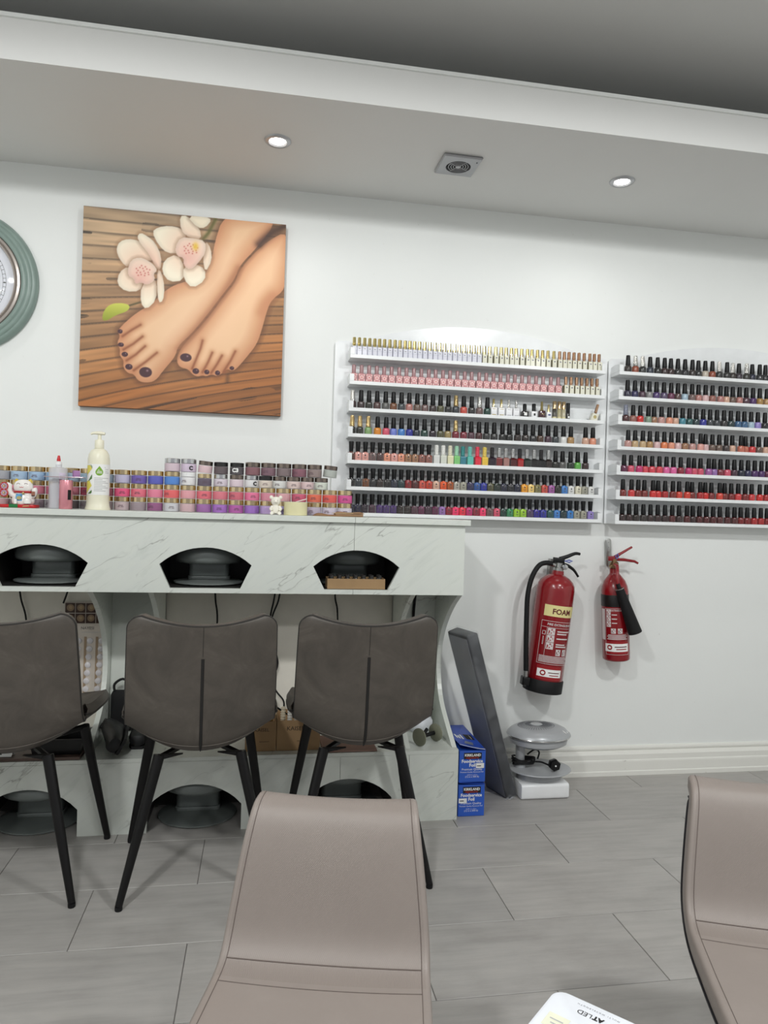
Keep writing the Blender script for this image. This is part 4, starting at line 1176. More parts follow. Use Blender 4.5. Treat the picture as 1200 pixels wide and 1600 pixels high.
A1 = [356, 377, 399, 420, 441, 461, 482, 504, 526, 547, 569, 589, 609, 630, 652, 674, 696, 716, 737, 758, 780, 801, 822, 843, 865, 887, 910, 934, 961, 985, 1007, 1030, 1051, 1076, 1102, 1122, 1147, 1170, 1194, 1221, 1247, 1269, 1290, 1313, 1336, 1360, 1386, 1407, 1429]
for i, x in enumerate(A1):
    if i < 26: k, c, w_ = K_GRID, K_GRID[1], 'white gridded box and gold cap'
    elif i < 40: k, c, w_ = K_CREAM, K_CREAM[1], 'cream box and gold cap'
    else: k, c, w_ = K_CREAM, K_CREAM[2], 'cream box and rose-gold cap'
    bottle('gel_polish_bottle', k[0], c, x/1000, -.066, ZA[0]+.0004, f'gel polish with {w_}, {ordw(i)} from clock end, top shelf', 'gel polish', 'gel polishes on the top shelf')
A2 = [357, 389, 420, 452, 483, 514, 546, 577, 608, 640, 672, 701, 733, 763, 795, 827, 857, 890, 921, 953, 984, 1017, 1048, 1080, 1111, 1143, 1175, 1210, 1243, 1279, 1303, 1328, 1352, 1376, 1399, 1423]
for i, x in enumerate(A2):
    if i < 29: bottle('gel_polish_bottle', K_PINK[0], K_PINK[1], x/1000, -.068, ZA[1]+.0004, f'pink flower-print gel polish with dusty rose cap, {ordw(i)} from clock end, second shelf', 'gel polish', 'pink gel polishes on the second shelf')
    else: bottle('gel_polish_bottle', K_CREAM[0], K_CREAM[2], x/1000, -.066, ZA[1]+.0004, f'cream gel polish with rose-gold cap, {ordw(i-29)} after the pink flower-print bottles', 'gel polish', 'cream gel polishes on the second shelf')
A3 = [357, 392, 425, 459, 495, 528, 562, 595, 629, 662, 696, 729, 763, 796, 830, 865, 899, 934]
polish_row(A3, ZA[2], 2, CE, L('maroon,dark mauve,dark olive,mauve brown,grey,copper brown,slate,dusty pink,taupe,mauve grey,dark mauve,olive,charcoal,slate,coral,charcoal,mauve grey,teal green'), K_TAPER, {0: SC, 13: GC, 16: SC})
# the odd ones at the end of the third shelf
def odd(x, body, bm_, cap, cm, label, lean=0.0, y=-.062, name='gel_polish_bottle', cat='gel polish', extra=None):
    o = body.build(name, bm_); o.location = (x, y, ZA[2]+.0004); o.rotation_euler = (0, lean, 0)
    cap.build('cap', cm, o)
    if extra: extra[0].build('label', extra[1], o)
    tag(o, label, cat, 'odd bottles at the end of the third shelf'); return o
WB = mat('white_bottle', (236, 236, 238), .3)
for i, (x, cm, w_, strip) in enumerate(((.959, GOLD, 'first white boxy gel bottle with slim gold cap beside the teal polish', 1), (.993, GOLD, 'second white boxy gel bottle with slim gold cap and gold stripe', 1), (1.027, SILVER, 'first white boxy gel bottle with slim silver cap after the gold ones', 0), (1.059, SILVER, 'white boxy gel bottle with slim silver cap beside the squat black bottle', 0))):
    b = MB(); b.rbox(-.0135, .0135, -.010, .010, 0, .035, .002, seg=1, r2=.001)
    e = MB(); e.box(-.008, .008, -.0106, -.0101, .0275, .0295); e.box(-.009, .009, -.0106, -.0101, .002, .006)
    odd(x, b, WB, MB().lathe([(.0062, .0352), (.0052, .040), (.0048, .070), (.0040, .0715)], seg=12), cm, w_, extra=(e, GOLD if strip else mat('print_grey', (176, 176, 180), .6)))
sq_lab = MB().box(-.0065, .0065, -.0137, -.0132, .007, .020)
odd(1.098, MB().rbox(-.0155, .0155, -.013, .013, 0, .025, .004, seg=2), mat('black_glass', (22, 20, 22), .1), MB().lathe([(.0080, .0255), (.0082, .0555), (.007, .057)], seg=14), CAPB, 'squat black bottle with white square label and black cap', extra=(sq_lab, PAPER))
odd(1.139, MB().rbox(-.0135, .0135, -.012, .012, 0, .027, .004, seg=2), WB, MB().lathe([(.0080, .0275), (.0082, .0585), (.007, .060)], seg=14), CAPB, 'squat white bottle with dark emblem and black cap', extra=(MB().box(-.004, .004, -.0127, -.0122, .008, .018), INK))
odd(1.175, MB().rbox(-.0135, .0135, -.012, .012, 0, .032, .003, seg=2), mat('burgundy_glass', (66, 26, 34), .12), MB().lathe([(.0085, .0325), (.0060, .038), (.0048, .070), (.0040, .0715)], seg=14), GOLD, 'burgundy bottle with tapering gold cap', extra=(MB().box(-.006, .006, -.0126, -.0122, .016, .018), GOLD))
odd(1.206, MB().rbox(-.0115, .0115, -.011, .011, 0, .027, .0035, seg=2), WB, MB().lathe([(.0060, .0275), (.0052, .033), (.0040, .0585), (.0030, .060)], seg=14), mat('pale_gold_cap', (212, 194, 140), .25, .9), 'small white bottle with slim pale gold cap and blue print', extra=(MB().box(-.006, .006, -.0116, -.0117, .012, .018), mat('print_blue', (70, 80, 130), .6)))
for x, cc, w_ in ((1.2325, (70, 66, 60), 'smoky'), (1.2545, (178, 168, 132), 'pale yellow'), (1.2745, (186, 178, 150), 'clear')):
    odd(x, MB().lathe([(.0088, 0), (.0092, .002), (.0092, .040), (.007, .0425)], seg=14), mat(w_+'_tube_glass', cc, .12, coat=.5), MB().lathe([(.0086, .0430), (.0088, .074), (.007, .076)], seg=14), mat('champagne_cap', (206, 180, 140), .22, .9), f'slim {w_} tube with champagne gold cap on the third shelf', extra=(MB().lathe([(.0094, .002), (.0095, .009)], seg=14), mat('tube_foot', (206, 196, 150), .4)))
odd(1.2945, MB().lathe([(.0086, 0), (.009, .002), (.009, .033), (.008, .0345)], seg=14), mat('black_glass', (22, 20, 22), .1), MB().lathe([(.0082, .0348), (.0084, .070), (.007, .0715)], seg=14), CAPB, 'slim all-black tube bottle standing last before the gap', extra=(MB().box(-.004, .004, -.0095, -.0090, .006, .014), PAPER))
odd(1.4115, MB().rbox(-.0150, .0150, -.012, .012, .0, .032, .003, seg=1, r2=.0015), mat('cream_box', (226, 224, 206), .5), MB().lathe([(.0074, .0322), (.0058, .036), (.0070, .040), (.0062, .074), (.0050, .0755)], seg=8, sm=False), ROSE, 'cream gel bottle leaning over with rose-gold cap and gold emblem', lean=.28, extra=(MB().lathe([(.0075, 0), (.0075, .0005)], seg=14, mtx=Matrix.Translation((-.002, -.0122, .017)) @ Matrix.Rotation(PI/2, 4, 'X')), GOLD))
COL.objects[-1]
A4 = [358, 390, 425, 464, 500, 531, 565, 599, 629, 663, 699, 732, 764, 798, 833, 866, 900, 933, 967, 1004, 1035, 1072, 1107, 1141, 1174, 1210, 1244, 1280, 1314, 1382, 1416]
polish_row(A4, ZA[3], 3, CE, L('dark olive,dark olive,sage green,mustard,rose pink,periwinkle,sky blue,cobalt,slate navy,teal green,aubergine,olive,gold glitter,raspberry,raspberry,plum mauve,wine red,charcoal,charcoal,near-black,near-black,dark brown,dark brown,navy black,bronze,plum,slate,white,sand gold,nude,peach'), K_TAPER, {0: GC, 1: GC, 2: GC, 13: GC})
A5 = [357, 385, 416, 446, 477, 507, 537, 567, 596, 626, 655, 685, 718, 747, 777, 805, 832, 863, 896, 928, 961, 992, 1022, 1054, 1085, 1116, 1149, 1181, 1214, 1247, 1279, 1316, 1349, 1385]
cp5 = {}
for i, k in zip(range(12, 29), ['white', 'white', 'cream', 'mint', 'teal', 'aqua', 'coral', 'yellow', 'dark', 'silver', 'silver', 'silver', 'dark', 'silver', 'silver', 'dark', 'silver']): cp5[i] = (RIDGE[k], f'ridged {k} cap')
polish_row(A5, ZA[4], 4, CE, L('brown,blush,blush,mauve grey,mauve brown,peach,blush,peach,tan,tan,rose brown,rose brown,white,off-white,cream,mint green,teal blue,aqua,hot coral,yellow,aubergine,brick rose,pale red,dark red,red,dark green,near-black,near-black,dark brown,dark olive,grey,dark green,grass green,maroon'), [K_FLARE]*12+[K_RIDGED]*17+[K_TAPER]*5, cp5, w=.0282)
A6 = [361, 391, 421, 451, 480, 511, 540, 570, 600, 630, 659, 689, 719, 751, 780, 808, 838, 867, 898, 927, 957, 986, 1017, 1047, 1077, 1108, 1138, 1169, 1199, 1231, 1261, 1290, 1321, 1353, 1382, 1413]
polish_row(A6, ZA[5], 5, CE, L('near-black,slate,copper brown,charcoal,dark brown,near-black,slate navy,dark teal,crimson,dark red,coral,burnt orange,nude,orange,amber,pale grey,stone,navy purple,blue,royal blue,olive,dark green,navy,navy black,navy,golden yellow,cream yellow,khaki,coral,orchid,dark olive,sky blue,white,ivory,stone,white'), K_FLARE, w=.0282)
A7 = [360, 390, 419, 450, 481, 510, 540, 569, 600, 629, 659, 688, 718, 749, 777, 807, 836, 866, 897, 926, 956, 988, 1016, 1046, 1076, 1106, 1136, 1167, 1197, 1229, 1259, 1288, 1320, 1350, 1381, 1414]
polish_row(A7, ZA[6], 6, CE, L('indigo,indigo,aubergine,plum,violet,violet,violet,dark brown,dark brown,plum mauve,magenta plum,plum,magenta plum,lilac,berry,hot pink,hot coral,magenta,berry,hot pink,mauve grey,rose pink,teal green,sea green,lime green,lime green,mauve violet,ultramarine,cobalt,teal,sky blue,dark teal,azure,stone,stone,lavender'), K_FLARE, w=.0282)
BR_ = [([1571, 1606, 1640, 1676, 1712, 1746, 1776, 1810, 1845, 1881, 1910, 1944, 1979, 2013, 2052, 2080, 2111, 2150, 2178, 2216, 2245], 'dark brown,copper,near-black,slate navy,near-black,maroon,maroon,charcoal,navy black,dark brown,charcoal,pearl,copper,near-black,near-black,dark brown,aubergine,dark olive,navy,navy black,navy black', {1: SC, 2: SC, 13: SC, 15: SC, 17: SC}),
       ([1572, 1607, 1642, 1676, 1710, 1746, 1781, 1814, 1847, 1883, 1914, 1949, 1983, 2023, 2052, 2084, 2118, 2152, 2186, 2220, 2256], 'indigo,navy purple,plum,silver glitter,violet,mauve violet,magenta plum,mauve brown,pale blue,mauve grey,dusty pink,pale pink,rose brown,dusty pink,nude,taupe,dusty pink,plum mauve,purple,gold,sand gold', {}),
       ([1567, 1602, 1636, 1675, 1702, 1738, 1776, 1806, 1840, 1874, 1907, 1941, 1975, 2009, 2044, 2078, 2114, 2146, 2180, 2214, 2250], 'wine red,rose brown,scarlet,sage grey,tan,pink nude,peach,nude,teal blue,teal,dark teal,cobalt,slate,slate,charcoal,dark teal,steel blue,steel blue,pale blue,lavender,navy black', {0: (T_PATT, 'patterned cap')}),
       ([1582, 1615, 1652, 1685, 1720, 1755, 1789, 1822, 1856, 1892, 1932, 1956, 1990, 2024, 2059, 2089, 2133, 2155, 2190, 2223, 2259], 'pink nude,beige,beige,sand gold,pale pink,peach orange,peach,pale pink,tan,pink nude,blush,pale pink,taupe,taupe,dark mauve,nude,salmon,salmon,coral red,taupe,nude', {}),
       ([1566, 1599, 1639, 1666, 1700, 1735, 1769, 1803, 1838, 1877, 1903, 1935, 1976, 2002, 2034, 2069, 2103, 2138, 2172, 2206, 2240, 2271], 'magenta plum,rose pink,magenta,coral pink,coral pink,coral pink,bright pink,bright pink,berry,magenta,rose pink,rose pink,orchid,lilac,raspberry,rose pink,plum,navy,navy purple,purple,purple,magenta plum', {}),
       ([1564, 1605, 1637, 1666, 1708, 1732, 1766, 1804, 1834, 1874, 1897, 1938, 1962, 1992, 2034, 2058, 2091, 2126, 2161, 2194, 2235, 2268], 'brick red,coral red,brick red,brick red,scarlet,scarlet,red,brick red,orange red,orange red,brick red,red,scarlet,deep red,orange red,brick red,deep red,coral red,deep red,coral red,scarlet,red', {}),
       ([1564, 1597, 1630, 1665, 1699, 1734, 1769, 1804, 1837, 1876, 1904, 1937, 1971, 2005, 2038, 2076, 2111, 2142, 2175, 2210, 2244, 2275], 'maroon,maroon,dark brown,dark brown,maroon,maroon,maroon,dark red,maroon,dark red,maroon,dark red,dark red,dark red,dark red,dark red,dark red,deep red,deep red,red,red,crimson', {})]
for k, (xs, cols, caps) in enumerate(BR_): polish_row(xs, ZB[k], k, FA, L(cols), K_TAPER, caps)
# ------------------------------------------------------------------ powder jars stacked on the ledge
LZ = 1.1248
JW = clear_mat('clear_jar', (186, 178, 184), .16, .08)
POWDER = poly_mat('dip_powder', .55, 0.0)
LID_GOLD = mat('jar_lid_gold', (216, 194, 154), .18, 1.0)
LID_SIL = mat('jar_lid_silver', (200, 200, 202), .2, .9)
LID_DARK = mat('jar_lid_dark', (132, 120, 112), .2, .9)
LID_BLACK = mat('jar_lid_black', (28, 27, 28), .3)
LID_WHITE = mat('jar_lid_white', (232, 232, 232), .4)
def jar_meshes(k):
    w = MB().lathe([(.0278*k, .0), (.0288*k, .001), (.0288*k, .0305*k), (.0276*k, .0316*k)], seg=24).mesh('powder_jar', JW)
    p = MB().lathe([(.0266*k, .0014), (.0276*k, .0030), (.0276*k, .0300*k)], seg=24).mesh('powder', POWDER)
    l = MB().lathe([(.0266*k, .0318*k), (.0276*k, .0322*k), (.0276*k, .0478*k), (.0268*k, .0484*k)], seg=28)
    return w, p, l
JM = {1.0: jar_meshes(1.0), .92: jar_meshes(.92)}
LM = {}
def jar(x, y, z, rgb, lid, label, group, k=1.0, tilt=0.0, mark=None):
    w, p, l = JM[k]
    o = link(bpy.data.objects.new('powder_jar', w)); o.color = (*lin(rgb), 1)
    c = link(bpy.data.objects.new('powder', p), o); c.color = (*lin(tuple(min(248, v*1.06+4) for v in rgb)), 1)
    key = (k, lid.name)
    if key not in LM: LM[key] = l.mesh('lid', lid)
    link(bpy.data.objects.new('lid', LM[key]), o)
    mb = MB(); R = .0288*k
    fn = on_cyl(R, math.radians(-30), .0004)
    if mark == 'C':
        put2(mb, subdiv(text_mesh('C', .020, None, .0012), .004), fn, 0, .018, .008)
        flat_build(mb, 'print', INK, o)
    elif mark == 'C3':
        put2(mb, subdiv(text_mesh('C3', .020, None, .001), .004), fn, 0, .004, .010)
        flat_build(mb, 'print', PAPER, o)
    elif mark == 'line':
        for a, b, zz in ((.002, .010, .012), (.013, .022, .012), (.004, .020, .017)): put2(mb, rect2(a, zz*k, b, (zz+.0018)*k, 3), fn, 0)
        flat_build(mb, 'print', mat('print_plum', (92, 66, 80), .6), o)
    o.location = (x, y, z); o.rotation_euler = (0, tilt, random.uniform(-.5, .3))
    tag(o, label, 'powder jar', group)
    return o
JROWS = [
 ([-906, -848, -790, -732, -674, -616, -558, -500, -442, -384, -326, -268, -210, -152, -94, -36, 22, 80, 138, 196, 254],
  [('pale pink', (214, 170, 176)), ('grey', (150, 146, 150)), ('mauve', (160, 140, 150)), ('grey', (150, 146, 150)), ('smoky', (120, 108, 108)), ('dark grey', (100, 90, 90)), ('taupe', (140, 124, 124)), ('greyish pink', (190, 170, 172)), ('mauve grey', (150, 134, 140)), ('plum purple', (140, 60, 120)), ('pale grey', (204, 206, 210)), ('pinkish beige', (206, 172, 176)), ('purple', (150, 84, 160)), ('violet', (158, 90, 190)), ('magenta purple', (176, 66, 160)), ('violet', (150, 92, 190)), ('lavender', (190, 160, 214)), ('periwinkle', (160, 150, 206)), ('lilac', (186, 160, 200)), ('glittery lavender', (196, 186, 206)), ('whitish lavender', (220, 212, 228))], 'bottom', [LID_GOLD]*21),
 ([-906, -848, -790, -732, -674, -616, -558, -500, -442, -384, -326, -268, -210, -152, -94, -36, 22, 80, 138, 196, 254],
  [('rose', (220, 120, 140)), ('pink', (226, 130, 150)), ('pink', (220, 124, 146)), ('rose pink', (210, 100, 130)), ('pink', (224, 130, 150)), ('crimson pink', (206, 60, 100)), ('wine', (150, 60, 80)), ('hot pink', (242, 60, 120)), ('coral pink', (228, 96, 120)), ('pink', (228, 120, 150)), ('coral red', (232, 84, 84)), ('light pink', (226, 156, 164)), ('coral rose', (228, 96, 110)), ('rose', (216, 106, 122)), ('rose red', (206, 86, 104)), ('bright pink', (244, 104, 150)), ('dusty pink', (214, 130, 150)), ('pale pink', (220, 164, 170)), ('rose magenta', (210, 70, 110)), ('orange', (244, 96, 50)), ('orange red', (240, 76, 60))], 'second', [LID_GOLD]*21),
 ([-906, -848, -790, -732, -674, -616, -558, -500, -442, -384, -326, -268, -210, -152, -94, -40, 12, 64, 116, 168, 220],
  [('grey', (160, 164, 170)), ('pale blue', (164, 196, 222)), ('light blue', (158, 192, 222)), ('sky blue', (150, 190, 222)), ('pale blue', (170, 196, 216)), ('light blue', (156, 186, 206)), ('grey blue', (150, 170, 186)), ('lavender', (190, 186, 214)), ('indigo violet', (96, 70, 170)), ('royal blue', (66, 78, 190)), ('azure', (50, 130, 214)), ('white', (232, 234, 238)), ('dark plum', (74, 60, 84)), ('lilac white', (220, 210, 220)), ('pale pink', (224, 206, 214)), ('white', (234, 234, 236)), ('cream', (226, 214, 200)), ('off-white', (224, 226, 222)), ('creamy pink', (226, 206, 200)), ('blush', (226, 200, 200)), ('pale green', (214, 222, 208))], 'third', [LID_GOLD]*11+[LID_WHITE, LID_GOLD, LID_SIL, LID_DARK, LID_SIL, LID_BLACK, LID_DARK, LID_DARK, LID_DARK, LID_DARK]),
]
PIT = .0486
jy = {}
for ri, (xs, cols, nm, lids) in enumerate(JROWS):
    for i, (x, (cn, rgb), ld) in enumerate(zip(xs, cols, lids)):
        mk = 'C' if (ri == 2 and cn == 'white' and i == 15) else ('line' if random.random() < .6 else None)
        jar(x/1000, -.268+random.uniform(-.003, .003), LZ+.0003+PIT*ri, rgb, ld, f'{cn} powder jar, {ordw(i)} from clock end, {nm} row on the ledge', f'powder jars in the {nm} row', 1.0 if ri < 2 or i < 12 else .92, 0, mk)
jar(.312, -.268, LZ+.0003+PIT, (220, 60, 150), LID_GOLD, 'magenta powder jar at the far end of the second row', 'powder jars in the second row', 1.0, 0, 'line')
jar(.312, -.268, LZ+.0003, (224, 218, 232), LID_GOLD, 'milky lavender powder jar at the far end of the bottom row', 'powder jars in the bottom row', 1.0, 0, 'line')
TOPJ = [(-.326, 'pale lilac', (216, 196, 206), LID_SIL, 'silver', 0, None, 1.0), (-.268, 'lilac', (214, 198, 218), LID_SIL, 'silver', 0, 'C', 1.0), (-.210, 'shell pink', (226, 196, 200), LID_DARK, 'bronze', .10, None, .92), (-.152, 'dark brown', (72, 56, 58), LID_BLACK, 'black', 0, None, .92), (-.094, 'black lettered', (40, 36, 40), LID_BLACK, 'black', 0, 'C3', .92),
        (-.036, 'wine brown', (126, 70, 78), LID_DARK, 'bronze', 0, None, 1.0), (.0215, 'plum', (116, 76, 90), LID_DARK, 'bronze', 0, 'line', 1.0), (.079, 'dark taupe', (116, 98, 98), LID_DARK, 'bronze', 0, None, 1.0), (.1365, 'burgundy', (128, 66, 84), LID_DARK, 'bronze', 0, 'line', 1.0), (.194, 'taupe grey', (140, 122, 116), LID_DARK, 'bronze', 0, 'line', 1.0)]
for i, (x, cn, rgb, ld, lw, tl, mk, k) in enumerate(TOPJ):
    jar(x, -.268, LZ+.0006+PIT*2+.0485*(1.0 if i < 2 else .925)+(.0026 if tl else 0), rgb, ld, f'{cn} powder jar with {lw} lid, {ordw(i)} in the topmost row', 'powder jars in the topmost row', k, tl, mk)
jar(.2515, -.268, LZ+.0006+PIT*2+.0485*.925+.0028, (176, 184, 176), LID_DARK, 'tilted grey-green glitter powder jar closing the topmost row', 'powder jars in the topmost row', .92, .10, None)

# ------------------------------------------------------------------ things standing in front of the jars
CREAMP = mat('cream_plastic', (232, 228, 206), .35, var=.03)
pb = tag(empty('pump_bottle', (-.5645, -.353, LZ)), 'tall cream pump lotion bottle with green drop label in front of the jars', 'bottle')
MB().lathe([(.042, 0), (.0425, .003), (.0392, .013), (.0374, .026), (.0365, .038), (.0365, .175), (.034, .193), (.026, .207), (.017, .213), (.0145, .214)], seg=36).build('body', CREAMP, pb)
pm = MB(); pm.lathe([(.0150, .2142), (.0155, .216), (.0152, .242), (.0135, .244)], seg=24); pm.lathe([(.0065, .244), (.0060, .262)], seg=14)
pm.tube([(.018, 0, .266), (0, 0, .268), (-.020, -.006, .267), (-.028, -.008, .262)], [.0045, .0062, .0045, .0032], 10, smooth=3); pm.build('pump', CREAMP, pb)
lb = MB(); Rp = .0366; fn = on_cyl(Rp, math.radians(-69), .0005); fn2 = on_cyl(Rp, math.radians(-69), .0009)
put2(lb, rect2(-.004, .052, .104, .158, 16), fn, 0)
YEL, GRN, DGR = 1, 2, 3
for (z0, z1, col) in ((.118, .154, 1), (.054, .100, 1)):
    zc = (z0+z1)/2
    put2c(lb, ([(.002, z0), (.019, zc-.006), (.030, zc+.006), (.021, z1), (.002, z1)], [(0, 1, 2, 3, 4)]), fn2, 1)
for i in range(5): put2c(lb, ([(.013+.0030*i, .100+.004*i), (.016+.0030*i, .098+.004*i), (.0305, .108+.0030*i), (.0305, .1105+.0030*i)], [(0, 1, 2, 3)]), fn2, 3)
for i in range(3): put2c(lb, ([(.014+.0045*i, .056), (.017+.0045*i, .055), (.0305, .066-.003*i), (.0305, .069-.003*i)], [(0, 1, 2, 3)]), fn2, 3)
for i in range(2): put2c(lb, ([(.016+.006*i, .155), (.019+.006*i, .155), (.0305, .146+.004*i), (.0305, .143+.004*i)], [(0, 1, 2, 3)]), fn2, 3)
dp = [(.054, .152)]+[(.054+.0125*math.cos(a), .131+.0125*math.sin(a)) for a in [math.radians(25-k*230/14) for k in range(15)]]
put2c(lb, (dp, [tuple(range(len(dp)))]), fn2, 2)
for a, b, zz in ((.050, .054, .137), (.047, .062, .132), (.046, .063, .127)): put2(lb, rect2(a, zz, b, zz+.0022, 3), on_cyl(Rp, math.radians(-69), .0013), 0)
for i, (a, b) in enumerate(((.071, .075), (.073, .087), (.073, .083), (.073, .089))): put2(lb, rect2(a, .146-.006*i, b, .148-.006*i, 3), fn2, 4)
for i in range(9): put2(lb, rect2(.038, .109-.0055*i, .089-.012*((i*5) % 3), .1110-.0055*i, 8), fn2, 4)
flat_build(lb, 'label', [PAPER, mat('label_yellow', (226, 214, 96), .5), mat('label_green', (122, 168, 46), .5), mat('label_dark_green', (80, 122, 60), .5), mat('label_grey', (188, 188, 188), .5)], pb)

sb = tag(empty('squeeze_bottle', (-.7035, -.3275, LZ)), 'translucent squeeze bottle with a red pointed cap beside the pink device', 'bottle')
MB().lathe([(.0285, 0), (.0300, .003), (.0300, .135), (.0285, .142), (.018, .1445), (.0105, .146), (.0105, .153)], seg=28).build('body', clear_mat('milky_plastic', (236, 236, 242), .55, .3), sb)
MB().lathe([(.0262, .003), (.0265, .082)], seg=24).build('liquid', mat('clear_liquid', (212, 213, 219), .1), sb)
MB().lathe([(.0112, .1535), (.0112, .163), (.0065, .166)], seg=18).build('neck', WHITE_PLASTIC, sb)
MB().lathe([(.0062, .1665), (.0066, .170), (.0040, .184), (.0030, .186)], seg=14).build('tip_cap', mat('red_plastic', (196, 24, 34), .35), sb)
lb = MB(); put2(lb, rect2(.010, .035, .034, .125, 6), on_cyl(.0300, 0, .0005), 0)
for i in range(8): put2(lb, rect2(.013, .112-.007*i, .030-.004*(i % 3), .1145-.007*i, 4), on_cyl(.0300, 0, .0009), 1)
put2(lb, rect2(.014, .045, .026, .056, 3), on_cyl(.0300, 0, .0009), 2)
flat_build(lb, 'label', [mat('lilac_label', (216, 206, 226), .5), mat('print_grey', (176, 176, 180), .6), mat('print_brown', (150, 90, 80), .6)], sb)

dv = tag(empty('tabletop_device', (-.6645, -.376, LZ)), 'metallic pink cylinder device with black window and a thin tray on top', 'device')
PINKM = mat('metallic_pink', (222, 148, 158), .25, .35)
MB().lathe([(.0200, 0), (.0215, .002), (.0215, .096), (.0205, .099), (.006, .100)], seg=32).build('body', PINKM, dv)
lb = MB(); put2(lb, rect2(.008, .032, .020, .066, 4), on_cyl(.0215, math.radians(8), .0006), 0); flat_build(lb, 'window', BLACK_PLASTIC, dv)
MB().lathe([(.006, .1002), (.006, .108)], seg=14).build('stem', CHROME, dv)
tr_ = MB(); tr_.rbox(-.072, .063, -.011, .011, .1082, .1112, .006, seg=3, r2=.001); tr_.build('tray', mat('rose_tray', (196, 178, 184), .25, .6), dv)
bu = tag(MB().rbox(-.0105, .0105, -.0105, .0105, 0, .022, .0025, seg=2).build('buffer_block', mat('lilac_foam', (168, 124, 172), .8, bump=.2), None, (-.6325, -.376, LZ+.1115), (0, 0, .5)), 'small lilac buffer block lying on the thin tray of the pink device', 'buffer')

# lucky cat figurine
cat = tag(empty('lucky_cat_figurine', (-.8085, -.352, LZ)), 'white ceramic lucky cat figurine on a red and green base beside the squeeze bottle', 'figurine')
CER = mat('white_ceramic', (240, 236, 232), .18, coat=.5)
bs = MB(); bs.rbox(-.070, .048, -.030, .030, 0, .0115, .012, seg=4, r2=.003); bs.build('base', mat('red_lacquer', (190, 30, 36), .25), cat)
gb = MB(); gb.box(-.036, -.008, -.0315, -.0295, .001, .0125); gb.build('base_panel', mat('green_lacquer', (26, 112, 58), .3), cat)
gl_ = MB(); gl_.quad([(.006, -.0305, .004), (.030, -.0305, .006), (.026, -.0305, .009), (.010, -.0305, .008)]); gl_.build('gilt_mark', GOLD, cat)
bd = MB()
prof = [(.0001, .0118), (.030, .012), (.0345, .018), (.0350, .028), (.0320, .040), (.0260, .050), (.0235, .054), (.0270, .058), (.0305, .066), (.0300, .078), (.0250, .089), (.0150, .096), (.0001, .098)]
bd.lathe(prof, seg=32, cap=False, sy=.78, sx=1.04)
bd.lathe([(.0001, .014), (.012, .015), (.014, .022), (.010, .032), (.0001, .036)], c=(.020, -.022, 0), seg=14, cap=False)       # knee
bd.build('body', CER, cat)
for sx in (-1, 1):
    ear = MB(); ear.lathe([(.0095, 0), (.0070, .007), (.0030, .0125), (.0001, .014)], seg=12, sy=.55, mtx=Matrix.Translation((sx*.0195, -.002, .087)) @ Matrix.Rotation(sx*.32, 4, 'Y'))
    ear.build('ear', mat('ear_gold', (206, 178, 60), .3), cat)
MB().tube([(.027*math.cos(t), .0215*math.sin(t), .0545) for t in [2*PI*k/28 for k in range(28)]], .0036, 8, closed=True).build('collar', mat('red_collar', (176, 26, 34), .4), cat)
MB().lathe([(.0001, -.005), (.004, -.003), (.005, 0), (.004, .003), (.0001, .005)], c=(.007, -.025, .050), seg=12, cap=False).build('bell', GOLD, cat)
arm = MB(); arm.tube([(.026, -.008, .036), (.037, -.012, .046), (.040, -.013, .060), (.038, -.013, .068)], [.009, .009, .0095, .008], 12, smooth=3); arm.build('raised_paw', CER, cat)
am2 = MB(); am2.tube([(-.026, -.006, .040), (-.040, -.010, .052), (-.043, -.012, .076), (-.041, -.012, .084)], [.009, .009, .0095, .007], 12, smooth=3); am2.build('raised_paw', CER, cat)
pt = MB(); pt.quad([(.033, -.0255, .042), (.0445, -.0250, .042), (.0445, -.0250, .057), (.033, -.0255, .057)]); pt.quad([(.034, -.0258, .0405), (.0440, -.0253, .0405), (.0440, -.0253, .0435), (.034, -.0258, .0435)], 1)
pt.build('paw_tablet', [mat('tablet_brown', (150, 96, 76), .5), INK], cat)
fc = MB()
def arc(cx, cz, r, a0, a1, rad=.0007):
    P = []
    for k in range(9):
        a = math.radians(a0+(a1-a0)*k/8); x, z = cx+r*math.cos(a), cz+r*math.sin(a)
        rr = np.interp(z, [q[1] for q in prof], [q[0] for q in prof]); y = -.78*math.sqrt(max(rr*rr-(x/1.04)**2, 1e-6))-.0004
        P.append((x, y, z))
    fc.tube(P, rad, 5)
arc(-.011, .078, .006, 20, 160); arc(.013, .078, .006, 20, 160)
fc.build('closed_eyes', mat('eye_line', (90, 60, 60), .5), cat)
fc = MB(); arc(-.0025, .0725, .0030, 190, 350, .0008); arc(.0035, .0725, .0030, 190, 350, .0008); fc.build('mouth', mat('mouth_red', (190, 60, 60), .5), cat)
bib = MB(); G = []
for i in range(7):
    z = .024+.024*i/6; rowp = []
    for j in range(9):
        x = -.018+.022*j/8; rr = np.interp(z, [q[1] for q in prof], [q[0] for q in prof]); rowp.append((x, -.78*math.sqrt(max(rr*rr-(x/1.04)**2, 1e-6))-.0006, z))
    G.append(rowp)
bib.grid(G); bib.build('painted_bib', mat('bib_blue', (96, 160, 206), .3, var=.5, vscale=180), cat)
cn = MB(); cn.lathe([(.0001, 0), (.0075, .0005), (.0075, .002)], seg=14, mtx=Matrix.Translation((-.004, -.0295, .034)) @ Matrix.Rotation(PI/2, 4, 'X'), sx=1.1, sy=.8); cn.build('coin', GOLD, cat)
cr = MB(); cr.rbox(-.020, -.011, -.0325, -.0295, .014, .030, .0015, seg=1, r2=.0005); cr.build('plaque', PAPER, cat)
